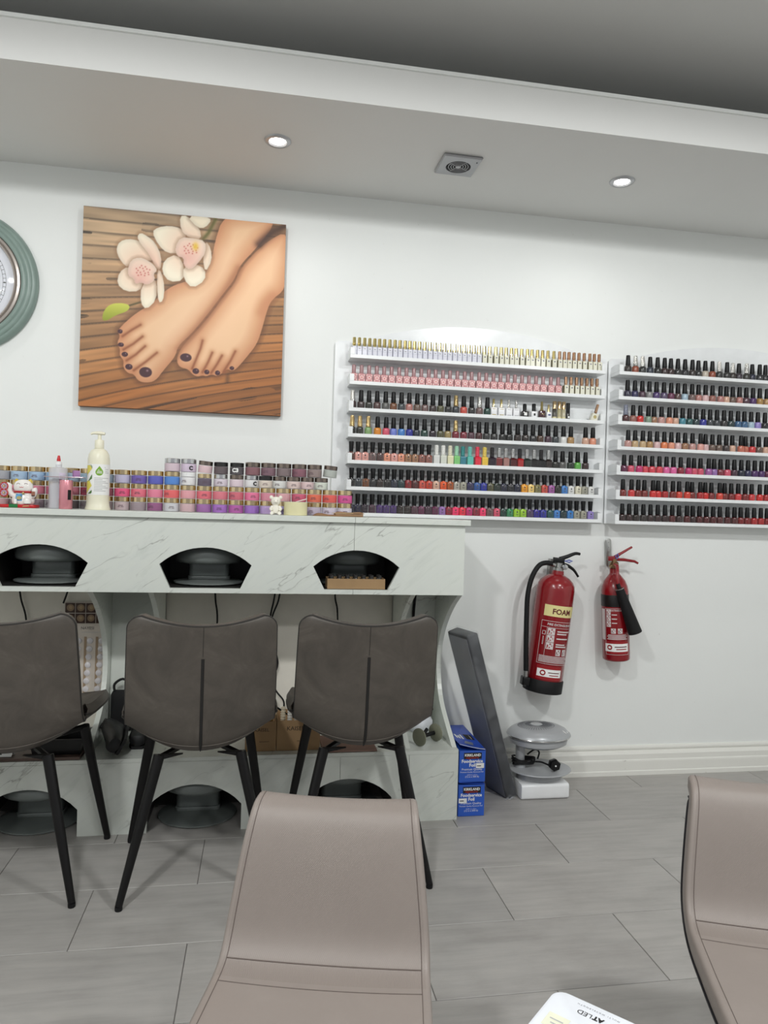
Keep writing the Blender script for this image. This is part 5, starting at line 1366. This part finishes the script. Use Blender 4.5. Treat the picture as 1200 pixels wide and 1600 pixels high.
for zz in (.050, .073):
    fd = MB(); mt = Matrix.Translation((-.0545, -.022, zz)) @ Matrix.Rotation(PI/2, 4, 'X')
    fd.lathe([(.0001, 0), (.0130, 0), (.0135, .002), (.0115, .003), (.0110, .002), (.0001, .002)], seg=24, mtx=mt, cap=False, mi=0)
    for q in range(8):
        a = q*PI/4; fd.quad([(-.0545+r_0*math.cos(a+d), -.0245, zz+r_0*math.sin(a+d)) for r_0, d in ((.004, -.3), (.0105, -.28), (.0105, .28), (.004, .3))], 1)
    fd.lathe([(.0001, .003), (.0035, .0025), (.0035, .002)], seg=10, mtx=mt, cap=False, mi=2)
    fd.build('fan_disc', [mat('red_lacquer', (190, 30, 36), .25), mat('fan_grey', (176, 172, 190), .4), GOLD], cat)

# small white bear, tape roll with a stick, folded brown leather
wb_ = tag(empty('bear_figurine', (.0505, -.366, LZ)), 'small plain white bear figurine beside the tape roll', 'figurine')
b = MB()
b.lathe([(.0001, .004), (.013, .006), (.0165, .014), (.0160, .024), (.0115, .033), (.0090, .036)], seg=20, cap=False, sy=.8)
b.lathe([(.0090, .034), (.0145, .039), (.0175, .048), (.0165, .057), (.0110, .064), (.0001, .066)], seg=20, cap=False, sy=.85)
for sx in (-1, 1):
    b.lathe([(.0001, -.0072), (.005, -.0052), (.0072, 0), (.005, .0052), (.0001, .0072)], c=(sx*.0165, 0, .063), seg=12, cap=False, sy=.55)
    b.tube([(sx*.012, -.006, .030), (sx*.018, -.012, .021), (sx*.013, -.016, .015)], [.0055, .0058, .005], 10)
    b.tube([(sx*.008, -.002, .008), (sx*.013, -.014, .0065), (sx*.014, -.022, .0065)], [.007, .0066, .0062], 10)
b.lathe([(.0001, -.004), (.005, -.003), (.0072, 0), (.005, .0035), (.0001, .0045)], c=(0, -.0135, .046), seg=12, cap=False)
b.build('body', mat('matte_white_resin', (238, 234, 222), .55), wb_)
fcx = MB()
for sx in (-1, 1): fcx.lathe([(.0001, -.0012), (.0012, 0), (.0001, .0012)], c=(sx*.006, -.0148, .052), seg=8, cap=False)
fcx.build('eyes', mat('eye_grey_beige', (170, 160, 146), .6), wb_)  # eyes in a darker grey-beige than the body
tp = tag(empty('tape_roll', (.1225, -.360, LZ)), 'roll of cream masking tape lying flat beside the white bear', 'tape')
MB().lathe([(.034, 0), (.0415, 0), (.0425, .001), (.0425, .047), (.0415, .048), (.034, .048), (.034, 0)], seg=40, cap=False).build('tape', mat('cream_tape', (226, 220, 176), .6, var=.03), tp)
MB().lathe([(.0315, .0005), (.0338, .0005), (.0338, .0475), (.0315, .0475), (.0315, .0005)], seg=36, cap=False).build('core', CARD, tp)
tag(MB().rbox(-.021, .021, -.005, .005, 0, .004, .0018, seg=2, axis='x').build('nail_file', mat('pinkish_white', (226, 210, 208), .6), None, (.142, -.378, LZ+.0525), (0, -.30, .1)), 'short pale stick leaning on top of the tape roll', 'file')
lw = tag(empty('leather_pouch', (.285, -.340, LZ)), 'folded brown leather pouch lying at the end of the powder jars', 'pouch')
LB = leather('brown_leather', (150, 116, 84), .6, .2)
def flap(x0, x1, z0, z1, ph, mbx):
    G = []
    for lay in (0, 1):
        for i in range(9):
            y = -.030+.060*i/8; rowp = []
            for j in range(15):
                u = j/14; x = x0+(x1-x0)*u; edge = min(1, 6*u, 6*(1-u))**.5*min(1, 4*(i/8+.04), 4*(1.04-i/8))**.5
                rowp.append((x, y+.004*math.sin(5*u+ph), z0+(z1-z0)*(lay*edge*(.75+.25*math.sin(7*u+ph)) if lay else 0)))
            G.append(rowp) if lay == 0 else None
            if lay: G.append(rowp)
    n = 9
    mbx.rings([G[i]+G[n+i][::-1] for i in range(n)], True, True, 0, True)
m1 = MB(); flap(-.098, .012, .0004, .011, .3, m1); m1.build('flap', LB, lw)
m2 = MB(); flap(-.018, .092, .0116, .0195, 1.3, m2); m2.build('flap', LB, lw)
MB().rbox(-.018, .086, -.031, .031, .0004, .0112, .004, seg=2).build('body', LB, lw)
MB().tube([(-.030, -.032, .012), (.02, -.033, .0128), (.07, -.032, .0124), (.088, -.026, .012)], .0010, 5, smooth=3).build('stitching', mat('tan_thread', (206, 180, 140), .7), lw)

# ------------------------------------------------------------------ under the counter
BTZ = .2625
def cord(pts, label, r=.0035, smooth=6):
    return tag(MB().tube(pts, r, 8, smooth=smooth).build('power_cord', BLACK_RUBBER), label, 'cord', 'cords hanging under the upper box')
cord([(-.915, -.03, .8405), (-.905, -.03, .77), (-.885, -.028, .69), (-.88, -.03, .55), (-.90, -.03, .40), (-.88, -.03, .2675)], 'black cord hanging behind the dark chair by the gem card')
cord([(-.728, -.03, .8405), (-.735, -.035, .80), (-.748, -.04, .755)], 'short black cord end hanging above the gem card')
cord([(-.176, -.03, .8405), (-.172, -.03, .77), (-.163, -.03, .69), (-.17, -.03, .50), (-.16, -.03, .2675)], 'black cord hanging behind the middle dark chair')
cord([(.070, -.03, .8405), (.060, -.03, .77), (.048, -.03, .70), (.052, -.03, .62), (.078, -.03, .545), (.082, -.03, .50), (.062, -.035, .44), (.082, -.04, .40), (.112, -.045, .36), (.108, -.05, .31)], 'black cord curling down between the two dark chairs')
cord([(.088, -.04, .8405), (.078, -.04, .77), (.054, -.042, .70), (.046, -.042, .60), (.05, -.042, .2675)], 'black cord crossing the curling one between the dark chairs')
cord([(.308, -.03, .8405), (.312, -.03, .78), (.323, -.03, .72), (.325, -.03, .55), (.32, -.03, .2675)], 'black cord hanging behind the end dark chair')
cord([(.650, -.05, .8405), (.644, -.05, .78), (.640, -.05, .70), (.64, -.05, .56)], 'thick black cord in the recess at the counter end', .006)

gc = tag(empty('gem_card', (-.662, -.020, .36), 0), 'tall display card with rosette photos and rows of clear nail gems', 'display card')
MB().box(-.085, .070, -.003, 0, 0, .398).build('card', mat('greyish_card', (206, 196, 186), .6), gc)
for rr_ in range(2):
    for cc in range(4):
        x = -.082+.0385*cc; z = .356-.041*rr_
        ph = MB(); ph.box(x, x+.0355, -.0042, -.0031, z, z+.038, 0)
        ph.lathe([(.0001, .0042), (.010, .0046), (.014, .0042)], c=(0, 0, 0), seg=12, mtx=Matrix.Translation((x+.019, 0, z+.020)) @ Matrix.Rotation(PI/2, 4, 'X'), cap=False, mi=1)
        ph.lathe([(.0001, .0054), (.005, .0052), (.007, .0047)], seg=10, mtx=Matrix.Translation((x+.020, 0, z+.021)) @ Matrix.Rotation(PI/2, 4, 'X'), cap=False, mi=2)
        ph.build('rosette_photo', [mat('photo_brown', (66, 42, 32), .4), mat('photo_tan', (150, 126, 100), .4), mat('photo_red', (150, 44, 44), .4) if (rr_, cc) == (1, 3) else mat('photo_beige', (176, 150, 116), .4)], gc)
tx = MB(); put2(tx, text_mesh('NAYESI', .016, .048), lambda x, z: (x, -.0034, z), 0, -.022, .291); flat_build(tx, 'lettering', INK, gc)
MB().box(-.02, .066, -.0038, -.0031, .279, .2802).build('rule', mat('print_grey', (176, 176, 180), .6), gc)
GEM = clear_mat('clear_gem', (232, 228, 232), .75, .08)
gp = None
for rr_ in range(8):
    for cc in range(3):
        x = -.030+.043*cc-.002*rr_; z = .246-.0315*rr_
        if gp is None:
            gp = MB().lathe([(.0001, .006), (.006, .0055), (.0115, .003), (.012, 0)], seg=12, mtx=Matrix.Rotation(PI/2, 4, 'X')).build('gem_sample', GEM, gc); o = gp
        else: o = gp.copy(); COL.objects.link(o)
        o.location = (x, -.0034, z)
for cc in range(3):
    MB().box(-.052+.043*cc, -.043+.043*cc, -.0048, -.0031, .01, .262).build('hook_strip', mat('card_tan', (158, 136, 112), .7), gc)

def boot(name, mb_pts, sole, label):
    r = tag(empty(name, sole[0], sole[1]), label, 'shoe', 'black shoes on the plinth'); return r
# pair of black shoes in the recess
def shoe(loc, rot, label):
    r = tag(empty('black_shoe', loc), label, 'shoe', 'black shoes on the plinth'); r.rotation_euler = rot
    u = MB(); R_ = []
    for (y, w, z0, z1) in ((-.130, .012, .012, .040), (-.122, .030, .012, .056), (-.09, .040, .012, .062), (-.04, .040, .012, .070), (.01, .036, .012, .088), (.05, .033, .012, .104), (.09, .033, .012, .108), (.112, .026, .014, .104), (.118, .012, .020, .085)):
        R_.append([(w*math.copysign(abs(math.cos(a))**.7, math.cos(a)), y, (z0+z1)/2+(z1-z0)/2*math.copysign(abs(math.sin(a))**.7, math.sin(a))) for a in [2*PI*k/16 for k in range(16)]])
    u.rings(R_, True, True, 0, True); u.build('upper', mat('black_leather', (14, 14, 16), .5), r)
    s_ = MB(); s_.rings([[(w*math.cos(a) if False else x, y, z) for x, y in [(-.036, -.10), (-.022, -.128), (.022, -.128), (.036, -.10), (.038, -.05), (.032, .02), (.031, .10), (.018, .118), (-.018, .118), (-.031, .10), (-.032, .02), (-.038, -.05)]] for z in (0, .0118)], True, True, 0, False)
    r.scale = (.85, .85, .85)
    s_.build('sole', mat('black_sole', (20, 20, 21), .7), r)
    MB().lathe([(.022, 0), (.024, .003), (.022, .006)], c=(0, .075, .1035), seg=18, cap=False, sy=1.4).build('collar', PIPING, r)
    return r
shoe((-.468, -.275, BTZ+.030), (0, math.radians(-60), math.radians(6)), 'black shoe leaning on its side beside the curved bracket')
shoe((-.4195, -.185, BTZ+.0005), (0, 0, 0), 'black shoe standing upright in the recess behind the middle dark chair')
bg = tag(empty('black_bag', (-.512, -.066, BTZ+.0005), .0), 'soft black bag standing at the back of the recess', 'bag')
bgm = MB(); bgm.rbox(-.045, .045, -.020, .020, 0, .16, .018, seg=3, r2=.02); bgm.build('body', mat('black_fabric', (18, 18, 20), .85, bump=.3), bg)
MB().tube([(-.030, -.01, .158), (-.030, -.012, .185), (0, -.014, .205), (.030, -.012, .185), (.030, -.01, .158)], .005, 8, smooth=4).build('handle', mat('black_fabric', (18, 18, 20), .85), bg)
bt = tag(empty('black_tray', (-.675, -.310, BTZ+.0125)), 'shallow black tray on the brown board behind the first dark chair', 'tray')
mb = MB(); w_, d_, h_ = .088, .065, .055
mb.rings([[(sx*(w_-i), sy*(d_-i), z) for sx, sy in ((-1, -1), (1, -1), (1, 1), (-1, 1))] for i, z in ((.010, 0), (0, h_), (.003, h_), (.013, .004))], True, True, 0, False); mb.build('tray_body', BLACK_PLASTIC, bt)
tag(MB().box(-.20, .20, -.11, .11, 0, .010).build('brown_board', mat('dark_wood_board', (84, 66, 58), .5, var=.2, vscale=8), None, (-.792, -.278, BTZ+.0006)), 'flat dark brown board lying on the plinth under the first opening', 'board')
tag(MB().quad([(-.02, -.01, .0), (.02, -.012, .0), (.022, .0, .014), (-.018, .0, .016)]).quad([(-.018, .0, .016), (.022, .0, .014), (.024, .012, 0), (-.016, .012, 0)]).build('folded_leaflet', PAPER, None, (-.838, -.360, BTZ+.0116)), 'small folded white leaflet on the dark brown board', 'leaflet')

def carton(x0, x1, y0, y1, h, label, words=None, tips=True):
    r = tag(empty('cardboard_carton', ((x0+x1)/2, (y0+y1)/2, BTZ+.0004)), label, 'box', 'brown cartons under the nail bar')
    w_, d_, t_ = (x1-x0)/2, (y1-y0)/2, .003
    mb = MB(); mb.box(-w_, w_, -d_, d_, 0, .003); mb.box(-w_, w_, -d_, -d_+t_, .003, h); mb.box(-w_, w_, d_-t_, d_, .003, h); mb.box(-w_, -w_+t_, -d_+t_, d_-t_, .003, h); mb.box(w_-t_, w_, -d_+t_, d_-t_, .003, h)
    mb.build('carton', CARD, r)
    if words:
        tx = MB(); put2(tx, text_mesh(words[0], .016, words[1]), lambda x, z: (x, -d_-.0005, z), 0, words[2], h-.036)
        put2(tx, rect2(-.005, .034, .030, .0355), lambda x, z: (x, -d_-.0005, z), 0); flat_build(tx, 'lettering', INK, r)
    return r
carton(-.035, .0765, -.352, -.20, .108, 'brown carton of goods between the dark chairs nearer the clock', ('KAISEL', .052, -.022))
carton(.0785, .2365, -.352, -.20, .110, 'brown carton lettered KAISEN behind the end dark chair', ('KAISEN', .068, -.042))
tag(MB().box(-.10, .10, -.09, .09, 0, .006).build('cardboard_sheet', mat('pinkish_card', (150, 118, 106), .8), None, (.345, -.295, BTZ+.0006)), 'flat pinkish brown card lying on the plinth beside the cartons', 'cardboard')
# spiral-edged packs standing in the cartons
SP = [(.055, 'gold ribbed strip pack standing in the carton nearer the clock', (186, 150, 90)), (.100, 'ivory ribbed strip pack standing first in the lettered carton', (226, 214, 190)), (.125, 'white ribbed strip pack standing next in the lettered carton', (232, 230, 224)), (.150, 'pale ribbed strip pack standing third in the lettered carton', (220, 214, 206))]
for i, (x, lb_, c) in enumerate(SP):
    m_ = MB(); h0 = .158-.008*(i % 2)
    P = [(.0085, .0)]
    n_ = 16
    for k in range(n_): P += [(.0095, h0*(k+.15)/n_), (.0095, h0*(k+.6)/n_), (.0070, h0*(k+.75)/n_), (.0070, h0*(k+.95)/n_)]
    m_.lathe(P, seg=10, sm=False)
    tag(m_.build('ribbed_pack', mat('ribbed_'+str(i), c, .35, .3 if i == 0 else 0), None, (x, -.325, BTZ+.004)), lb_, 'strip pack', 'ribbed packs in the cartons')
tag(MB().tube([(0, 0, 0), (.045, 0, -.032), (.062, 0, -.042)], [.0035, .0035, .0022], 8).build('brush', BLACK_PLASTIC, None, (.058, -.325, .428), (0, 0, 0)), 'thin black brush lying across the ribbed packs', 'brush')
tag(MB().rbox(-.014, .014, -.010, .010, 0, .15, .004, seg=2).build('grey_block', mat('grey_plastic_file', (120, 120, 122), .5), None, (.185, -.315, BTZ+.004), (0, .10, 0)), 'grey slab standing in the lettered carton behind the end chair', 'file')

# in the recess at the counter end
sd = tag(empty('disc_roller', (.648, -.318, BTZ+.0004), .62), 'black-handled roller with two round grey-green discs on the plinth end', 'tool')
DSC = mat('grey_green_disc', (124, 126, 108), .5)
mz = Matrix.Rotation(PI/2, 4, 'Y')
MB().tube([(-.038, 0, .034), (.045, 0, .034)], .008, 12).build('axle', BLACK_PLASTIC, sd)
MB().tube([(-.010, .005, .040), (.012, .010, .052)], .007, 10).build('knob', BLACK_PLASTIC, sd)
MB().lathe([(.0001, -.008), (.009, -.008), (.030, -.002), (.0335, .0), (.0335, .004), (.027, .007), (.010, .005), (.0001, .005)], seg=28, mtx=Matrix.Translation((.050, 0, .034)) @ mz, cap=False).build('disc', DSC, sd)
MB().lathe([(.0001, -.008), (.010, -.006), (.027, -.007), (.0335, -.004), (.0335, 0), (.028, .003), (.010, .006), (.0001, .006)], seg=28, mtx=Matrix.Translation((-.040, 0, .034)) @ mz, cap=False).build('disc', DSC, sd)
def sack(name, loc, dims, m_, label, cat_, seed):
    rs = random.Random(seed); mb = MB(); R_ = []
    for k in range(8):
        z = k/7; w_ = (.55+.45*math.sin(PI*min(z*1.1+.15, 1)))*(1-.55*max(0, z-.75)/.25)
        R_.append([(dims[0]*w_*math.cos(a)*(1+.12*math.sin(3*a+seed+z*4)), dims[1]*w_*math.sin(a)*(1+.12*math.cos(4*a+seed)), dims[2]*z) for a in [2*PI*q/16 for q in range(16)]])
    mb.rings(R_, True, True, 0, True)
    return tag(mb.build(name, m_, None, loc, (0, 0, rs.uniform(0, 1))), label, cat_)
sack('white_bag', (.655, -.155, BTZ+.002), (.050, .045, .10), mat('white_film', (226, 228, 234), .35, bump=.4, bscale=40), 'crumpled white plastic bag in the recess at the counter end', 'bag', 1)
sack('green_pouch', (.668, -.150, BTZ+.105), (.045, .035, .075), mat('green_foil', (96, 132, 84), .3, var=.5, vscale=60, bump=.4, bscale=50), 'green foil pouch resting on the crumpled white bag', 'pouch', 2)
sack('golden_pouch', (.664, -.130, BTZ+.185), (.048, .034, .12), mat('gold_foil', (170, 122, 48), .25, .4, var=.5, vscale=50, bump=.4, bscale=40), 'golden foil pouch on top of the green one in the recess', 'pouch', 3)

# ------------------------------------------------------------------ floor things by the counter end
def foil_box(z, label, sticker, openlid):
    r = tag(empty('foil_box', (.817, -.212, z)), label, 'box', 'blue foil boxes')
    w_, d_, h_ = .0515, .158, .119
    BL = mat('foil_box_blue', (44, 92, 194), .4)
    b_ = MB()
    if not openlid: b_.box(-w_, w_, -d_, d_, 0, h_)
    else:
        b_.box(-w_, w_, -d_, d_, 0, h_)
    b_.build('carton', BL, r, bevel=.0012)
    e = -d_-.0006
    fn = lambda x, q: (x, e, q); fnb = lambda x, q: (x, e-.0004, q)
    tx = MB()
    put2(tx, rect2(-.034, .088, .036, .112), fn, 1)
    put2(tx, text_mesh('KIRKLAND', .02, .063, .0008), fnb, 0, -.0305, .0985); put2(tx, text_mesh('Signature', .011, .050, .0003), fnb, 2, -.026, .090)
    put2(tx, text_mesh('Foodservice', .02, .083, .0006), fn, 0, -.042, .0745); put2(tx, text_mesh('Foil', .019, .024, .0006), fn, 0, -.012, .059)
    put2(tx, text_mesh('Premium Quality', .015, .080), fn, 0, -.041, .0455); put2(tx, text_mesh('Premium Quality Aluminum Foil', .008, .090), fn, 0, -.046, .0365)
    put2(tx, text_mesh('30.48 cm x 152 m', .008, .040), fn, 0, -.020, .026); put2(tx, text_mesh('(12 in x 500 ft)', .008, .054), fn, 0, -.027, .018)
    if sticker: put2(tx, rect2(*sticker), fnb, 3); put2(tx, rect2(sticker[0]+.004, sticker[1]+.007, sticker[2]-.012, sticker[1]+.010), lambda x, q: (x, e-.0008, q), 1)
    flat_build(tx, 'print', [PAPER, INK, mat('print_dark_red', (150, 40, 34), .5), PAPER], r)
    # lid: hinged along the far long edge, its free edge lifted a little
    lm = MB(); G = []
    n_ = 10
    up = .022 if openlid else .008
    for i in range(n_+1):
        v_ = i/n_; y = -d_-.002+2*d_*v_; rowp = []
        for j in range(7):
            u = j/6; rowp.append((-w_+2*w_*u, y, h_+.0012+up*(1-u)**1.3*(1-v_)**.7*1.0+.0008))
        G.append(rowp)
    lm.rings([[p for p in R_]+[(p[0], p[1], p[2]+.0016) for p in R_[::-1]] for R_ in G], True, True, 0, False)
    lid = lm.build('lid', [mat('foil_lid', (34, 74, 176), .4)], r)
    if openlid:
        tz = MB(); fz = lambda x, q: (x, -d_+q, h_+.0041+up*(1-(x+w_)/(2*w_))**1.3*(1-q/(2*d_))**.7*1.0)
        put2(tz, rect2(.008, .110, .042, .175, 3), fz, 1); put2(tz, rect2(.030, .115, .036, .170), fz, 0)
        for a, b2, c2 in ((-.010, .105, .165), (-.022, .108, .150), (-.032, .110, .165)): put2(tz, rect2(a, b2, a+.007, c2), fz, 0)
        put2(tz, ([(-.022, .040), (.012, .030), (.020, .070), (-.008, .080)], [(0, 1, 2, 3)]), fz, 2)
        put2(tz, rect2(-.0515, -.001, .050, .006, 6), fz, 0)
        flat_build(tz, 'lid_print', [PAPER, INK, mat('print_silver', (150, 158, 176), .3, .5)], lid)
    return r
foil_box(.0006, 'lower of the two blue foil boxes, standing on the floor by the counter end', (-.050, .051, -.018, .069), False)
foil_box(.1300, 'upper of the two blue foil boxes with its lid sprung open', (.014, .053, .046, .072), True)

# padded board in plastic wrap leaning on the counter end
pd = tag(empty('padded_board', (1.036, -.222, .003), math.radians(17)), 'dark grey padded board in clear plastic wrap leaning on the counter end', 'board')
ang = math.atan2(.212, .66)
mt = Matrix.Rotation(-ang, 4, 'Y')
b_ = MB(); b_.rbox(-.026, .026, .001, .152, 0, .705, .008, seg=3, r2=.006, mtx=mt); b_.build('pad', leather('charcoal_vinyl', (36, 38, 43), .4, .08), pd)
fp = MB(); fp.rbox(-.0275, -.0255, .010, .146, .012, .693, .0006, seg=1, r2=.0003, mtx=mt); fp.build('film_sheen_sheet', mat('grey_film_sheen', (112, 114, 120), .45, var=.06), pd)  # added sheet, its paler grey stands in for light caught by the wrap
wr, nt, bb = nodes_of('plastic_wrap')
bb.inputs['Base Color'].default_value = (.75, .77, .8, 1); bb.inputs['Roughness'].default_value = .14
co = add(nt, 'ShaderNodeTexCoord'); nz_ = add(nt, 'ShaderNodeTexNoise', i_Scale=9.0, i_Detail=8.0, i_Distortion=1.6); nt.links.new(co.outputs['Object'], nz_.inputs['Vector'])
al = ramp(nt, nz_.outputs['Fac'], [(.4, (.05,)*3), (.8, (.17,)*3)]); nt.links.new(al.outputs[0], bb.inputs['Alpha'])
bp = add(nt, 'ShaderNodeBump', i_Strength=.35, i_Distance=.01); nt.links.new(nz_.outputs['Fac'], bp.inputs['Height']); nt.links.new(bp.outputs[0], bb.inputs['Normal'])
w2 = MB(); w2.rbox(-.029, .029, -.003, .156, -.001, .712, .010, seg=3, r2=.006, mtx=mt); w2.build('plastic_wrap', wr, pd)

tf = MB()
for k, (dx, dy, dz) in enumerate(((.0, .0, .018), (.010, -.006, .012), (-.012, -.004, .010), (.008, -.008, .014))):
    tf.tube([(-.034+dx, -.006+dy, .001), (dx*1.2-.024, -.014+dy, dz), (-.004+dx, -.008+dy, .002)], [.003, .0045, .002], 6, smooth=3)
tf.build('wrap_tuft', wr, pd)
# dryer on a white box beside the skirting
wt = tag(empty('white_box', (1.166, -.172, .0005)), 'low white plastic box on the floor under the silver dryer', 'box')
MB().rbox(-.102, .102, -.076, .076, 0, .062, .012, seg=4, axis='x', r2=.004).build('shell', WHITE_PLASTIC, wt)
ft = tag(empty('fan_dryer', (1.166, -.168, .0630)), 'silver grey fan dryer with round head standing on the white box', 'nail dryer')
SG = GREY_PLASTIC
MB().lathe([(.092, 0), (.096, .003), (.092, .028), (.086, .030)], seg=40, sy=.66).build('foot', SG, ft)
MB().lathe([(.06, .0302), (.128, .034), (.1315, .037), (.130, .040), (.122, .042), (.0001, .0425)], seg=48, c=(.004, 0, 0), sy=.82, cap=False).build('base_disc', SG, ft)
cm_ = MB(); cm_.lathe([(.024, .0426), (.024, .056), (.019, .058), (.019, .150)], seg=22, c=(-.078, .012, 0)); cm_.build('column', SG, ft)
hd_ = MB(); hx = -.005
def headprof(s, z0): return [(.0001, z0)]
hd_.lathe([(.06, .132), (.100, .138), (.118, .148), (.122, .165), (.120, .172)], seg=48, c=(hx, 0, 0), sy=.82); hd_.build('head_underside', SG, ft)
ht = MB(); ht.lathe([(.122, .1725), (.131, .1745), (.134, .180), (.131, .188), (.116, .202), (.095, .212), (.060, .219), (.0001, .221)], seg=48, c=(hx, 0, 0), sy=.82, cap=False); ht.build('head_cover', SG, ft)
gl2 = MB()
for k in range(44):
    a = 2*PI*k/44; gl2.tube([(hx-.012+q*math.cos(a), .8*q*math.sin(a), float(np.interp(math.hypot(-.012+q*math.cos(a), q*math.sin(a)), [0, .060, .095, .116], [.221, .219, .212, .202]))+.0002) for q in (.028, .045, .062, .078)], .0010, 4)
gl2.build('fan_slots', mat('slot_grey', (84, 86, 90), .5), ft)
MB().lathe([(.024, .2205), (.024, .2228), (.020, .2238), (.0001, .2242)], seg=28, c=(hx-.012, 0, 0), sy=.8, cap=False).build('badge', mat('badge_silver', (206, 208, 210), .3, .2), ft)
bt2 = MB()
for k in range(3): bt2.tube([(hx+.082+.016*k, -.052+.017*k, .2065-.0035*k), (hx+.090+.016*k, -.070+.018*k, .2005-.003*k)], .0018, 6)
bt2.build('buttons', PAPER, ft)
MB().lathe([(.1335, .1775), (.1352, .180), (.1335, .1825)], seg=48, c=(hx, 0, 0), sy=.82, cap=False).build('trim_ring', CHROME, ft)
# its cord coiled round the column, with the plug lying on the disc
cd = MB()
for k in range(4):
    z = .058+.007*k
    P = [(-.078+(.030+.004*math.sin(k+t*2))*math.cos(t)+max(0, math.cos(t))*.030, .012+(.030)*math.sin(t), z+.004*math.sin(t*1.7+k)) for t in [2*PI*q/22 for q in range(22)]]
    cd.tube(P, .0034, 7, closed=True)
cd.tube([(-.020, -.010, .068), (.004, -.026, .070), (.030, -.060, .064)], .0036, 7, smooth=4)
cd.tube([(-.040, .030, .085), (-.012, .02, .108), (.004, .01, .100), (-.010, -.01, .080)], .0034, 7, smooth=4)
cd.build('cord', BLACK_RUBBER, ft)
pg = MB(); pg.lathe([(.012, -.030), (.022, -.022), (.025, -.004), (.025, .004), (.022, .008), (.0001, .009)], seg=6, mtx=Matrix.Translation((.044, -.062, .069)) @ Matrix.Rotation(PI/2, 4, 'X') @ Matrix.Rotation(.3, 4, 'Z'))
pg.lathe([(.0035, .009), (.0035, .0105), (.0001, .011)], seg=8, mtx=Matrix.Translation((.044, -.062, .069)) @ Matrix.Rotation(PI/2, 4, 'X'), mi=1)
pg.build('plug', [BLACK_PLASTIC, PAPER], ft)

# ------------------------------------------------------------------ LED nail lamp in the foreground on a small round table
C0 = Vector((.4225, -2.0595)); e1 = Vector((.682, -.731)); e2 = Vector((-.731, -.682))
ctr = C0+e1*.112+e2*.100
rz = math.atan2(-e1.y, -e1.x)
tb = tag(empty('side_table', (ctr.x, ctr.y, 0)), 'small round white pedestal table under the LED nail lamp', 'table')
MB().lathe([(.082, .392), (.088, .395), (.088, .406), (.082, .409)], seg=40).build('table_top', WHITE_PLASTIC, tb)
MB().lathe([(.016, .012), (.016, .392)], seg=18).build('pole', CHROME, tb)
MB().lathe([(.11, 0), (.11, .006), (.03, .012)], seg=40).build('base', CHROME, tb)
lp = tag(empty('nail_lamp', (ctr.x, ctr.y, .4095), rz), 'white LED nail lamp with rounded corners and black lettering on top', 'nail lamp')
mb = MB(); mb.rbox(-.112, .112, -.100, .100, 0, .0905, .020, seg=6, r2=.007); mb.build('housing', mat('lamp_white', (233, 236, 243), .25), lp)
tx = MB(); fn = lambda x, y: (x, y, .0909)
put2(tx, text_mesh('LED', .0110, .0190), fn, 0, .0500, -.0745)
put2(tx, text_mesh('AT', .0110, .0150, .0006), fn, 0, .0335, -.0745)
put2(tx, text_mesh('M U L T I   W A V E L E N G T H', .0035, .056), fn, 1, .0180, -.0860)
flat_build(tx, 'lettering', [INK, mat('print_mid_grey', (120, 120, 126), .6)], lp)
stk = MB(); put2(stk, rect2(.068, -.046, .097, -.018), fn, 0)
put2(stk, rect2(.072, -.028, .088, -.026), lambda x, y: (x, y, .0912), 1); put2(stk, rect2(.074, -.036, .092, -.034), lambda x, y: (x, y, .0912), 1)
flat_build(stk, 'sticker', [mat('pale_yellow_sticker', (226, 226, 204), .6), mat('print_grey', (176, 176, 180), .6)], lp)
mb = MB(); mb.box(-.085, .085, -.1005, -.099, .006, .055); mb.build('hand_opening', BLACK_PLASTIC, lp)
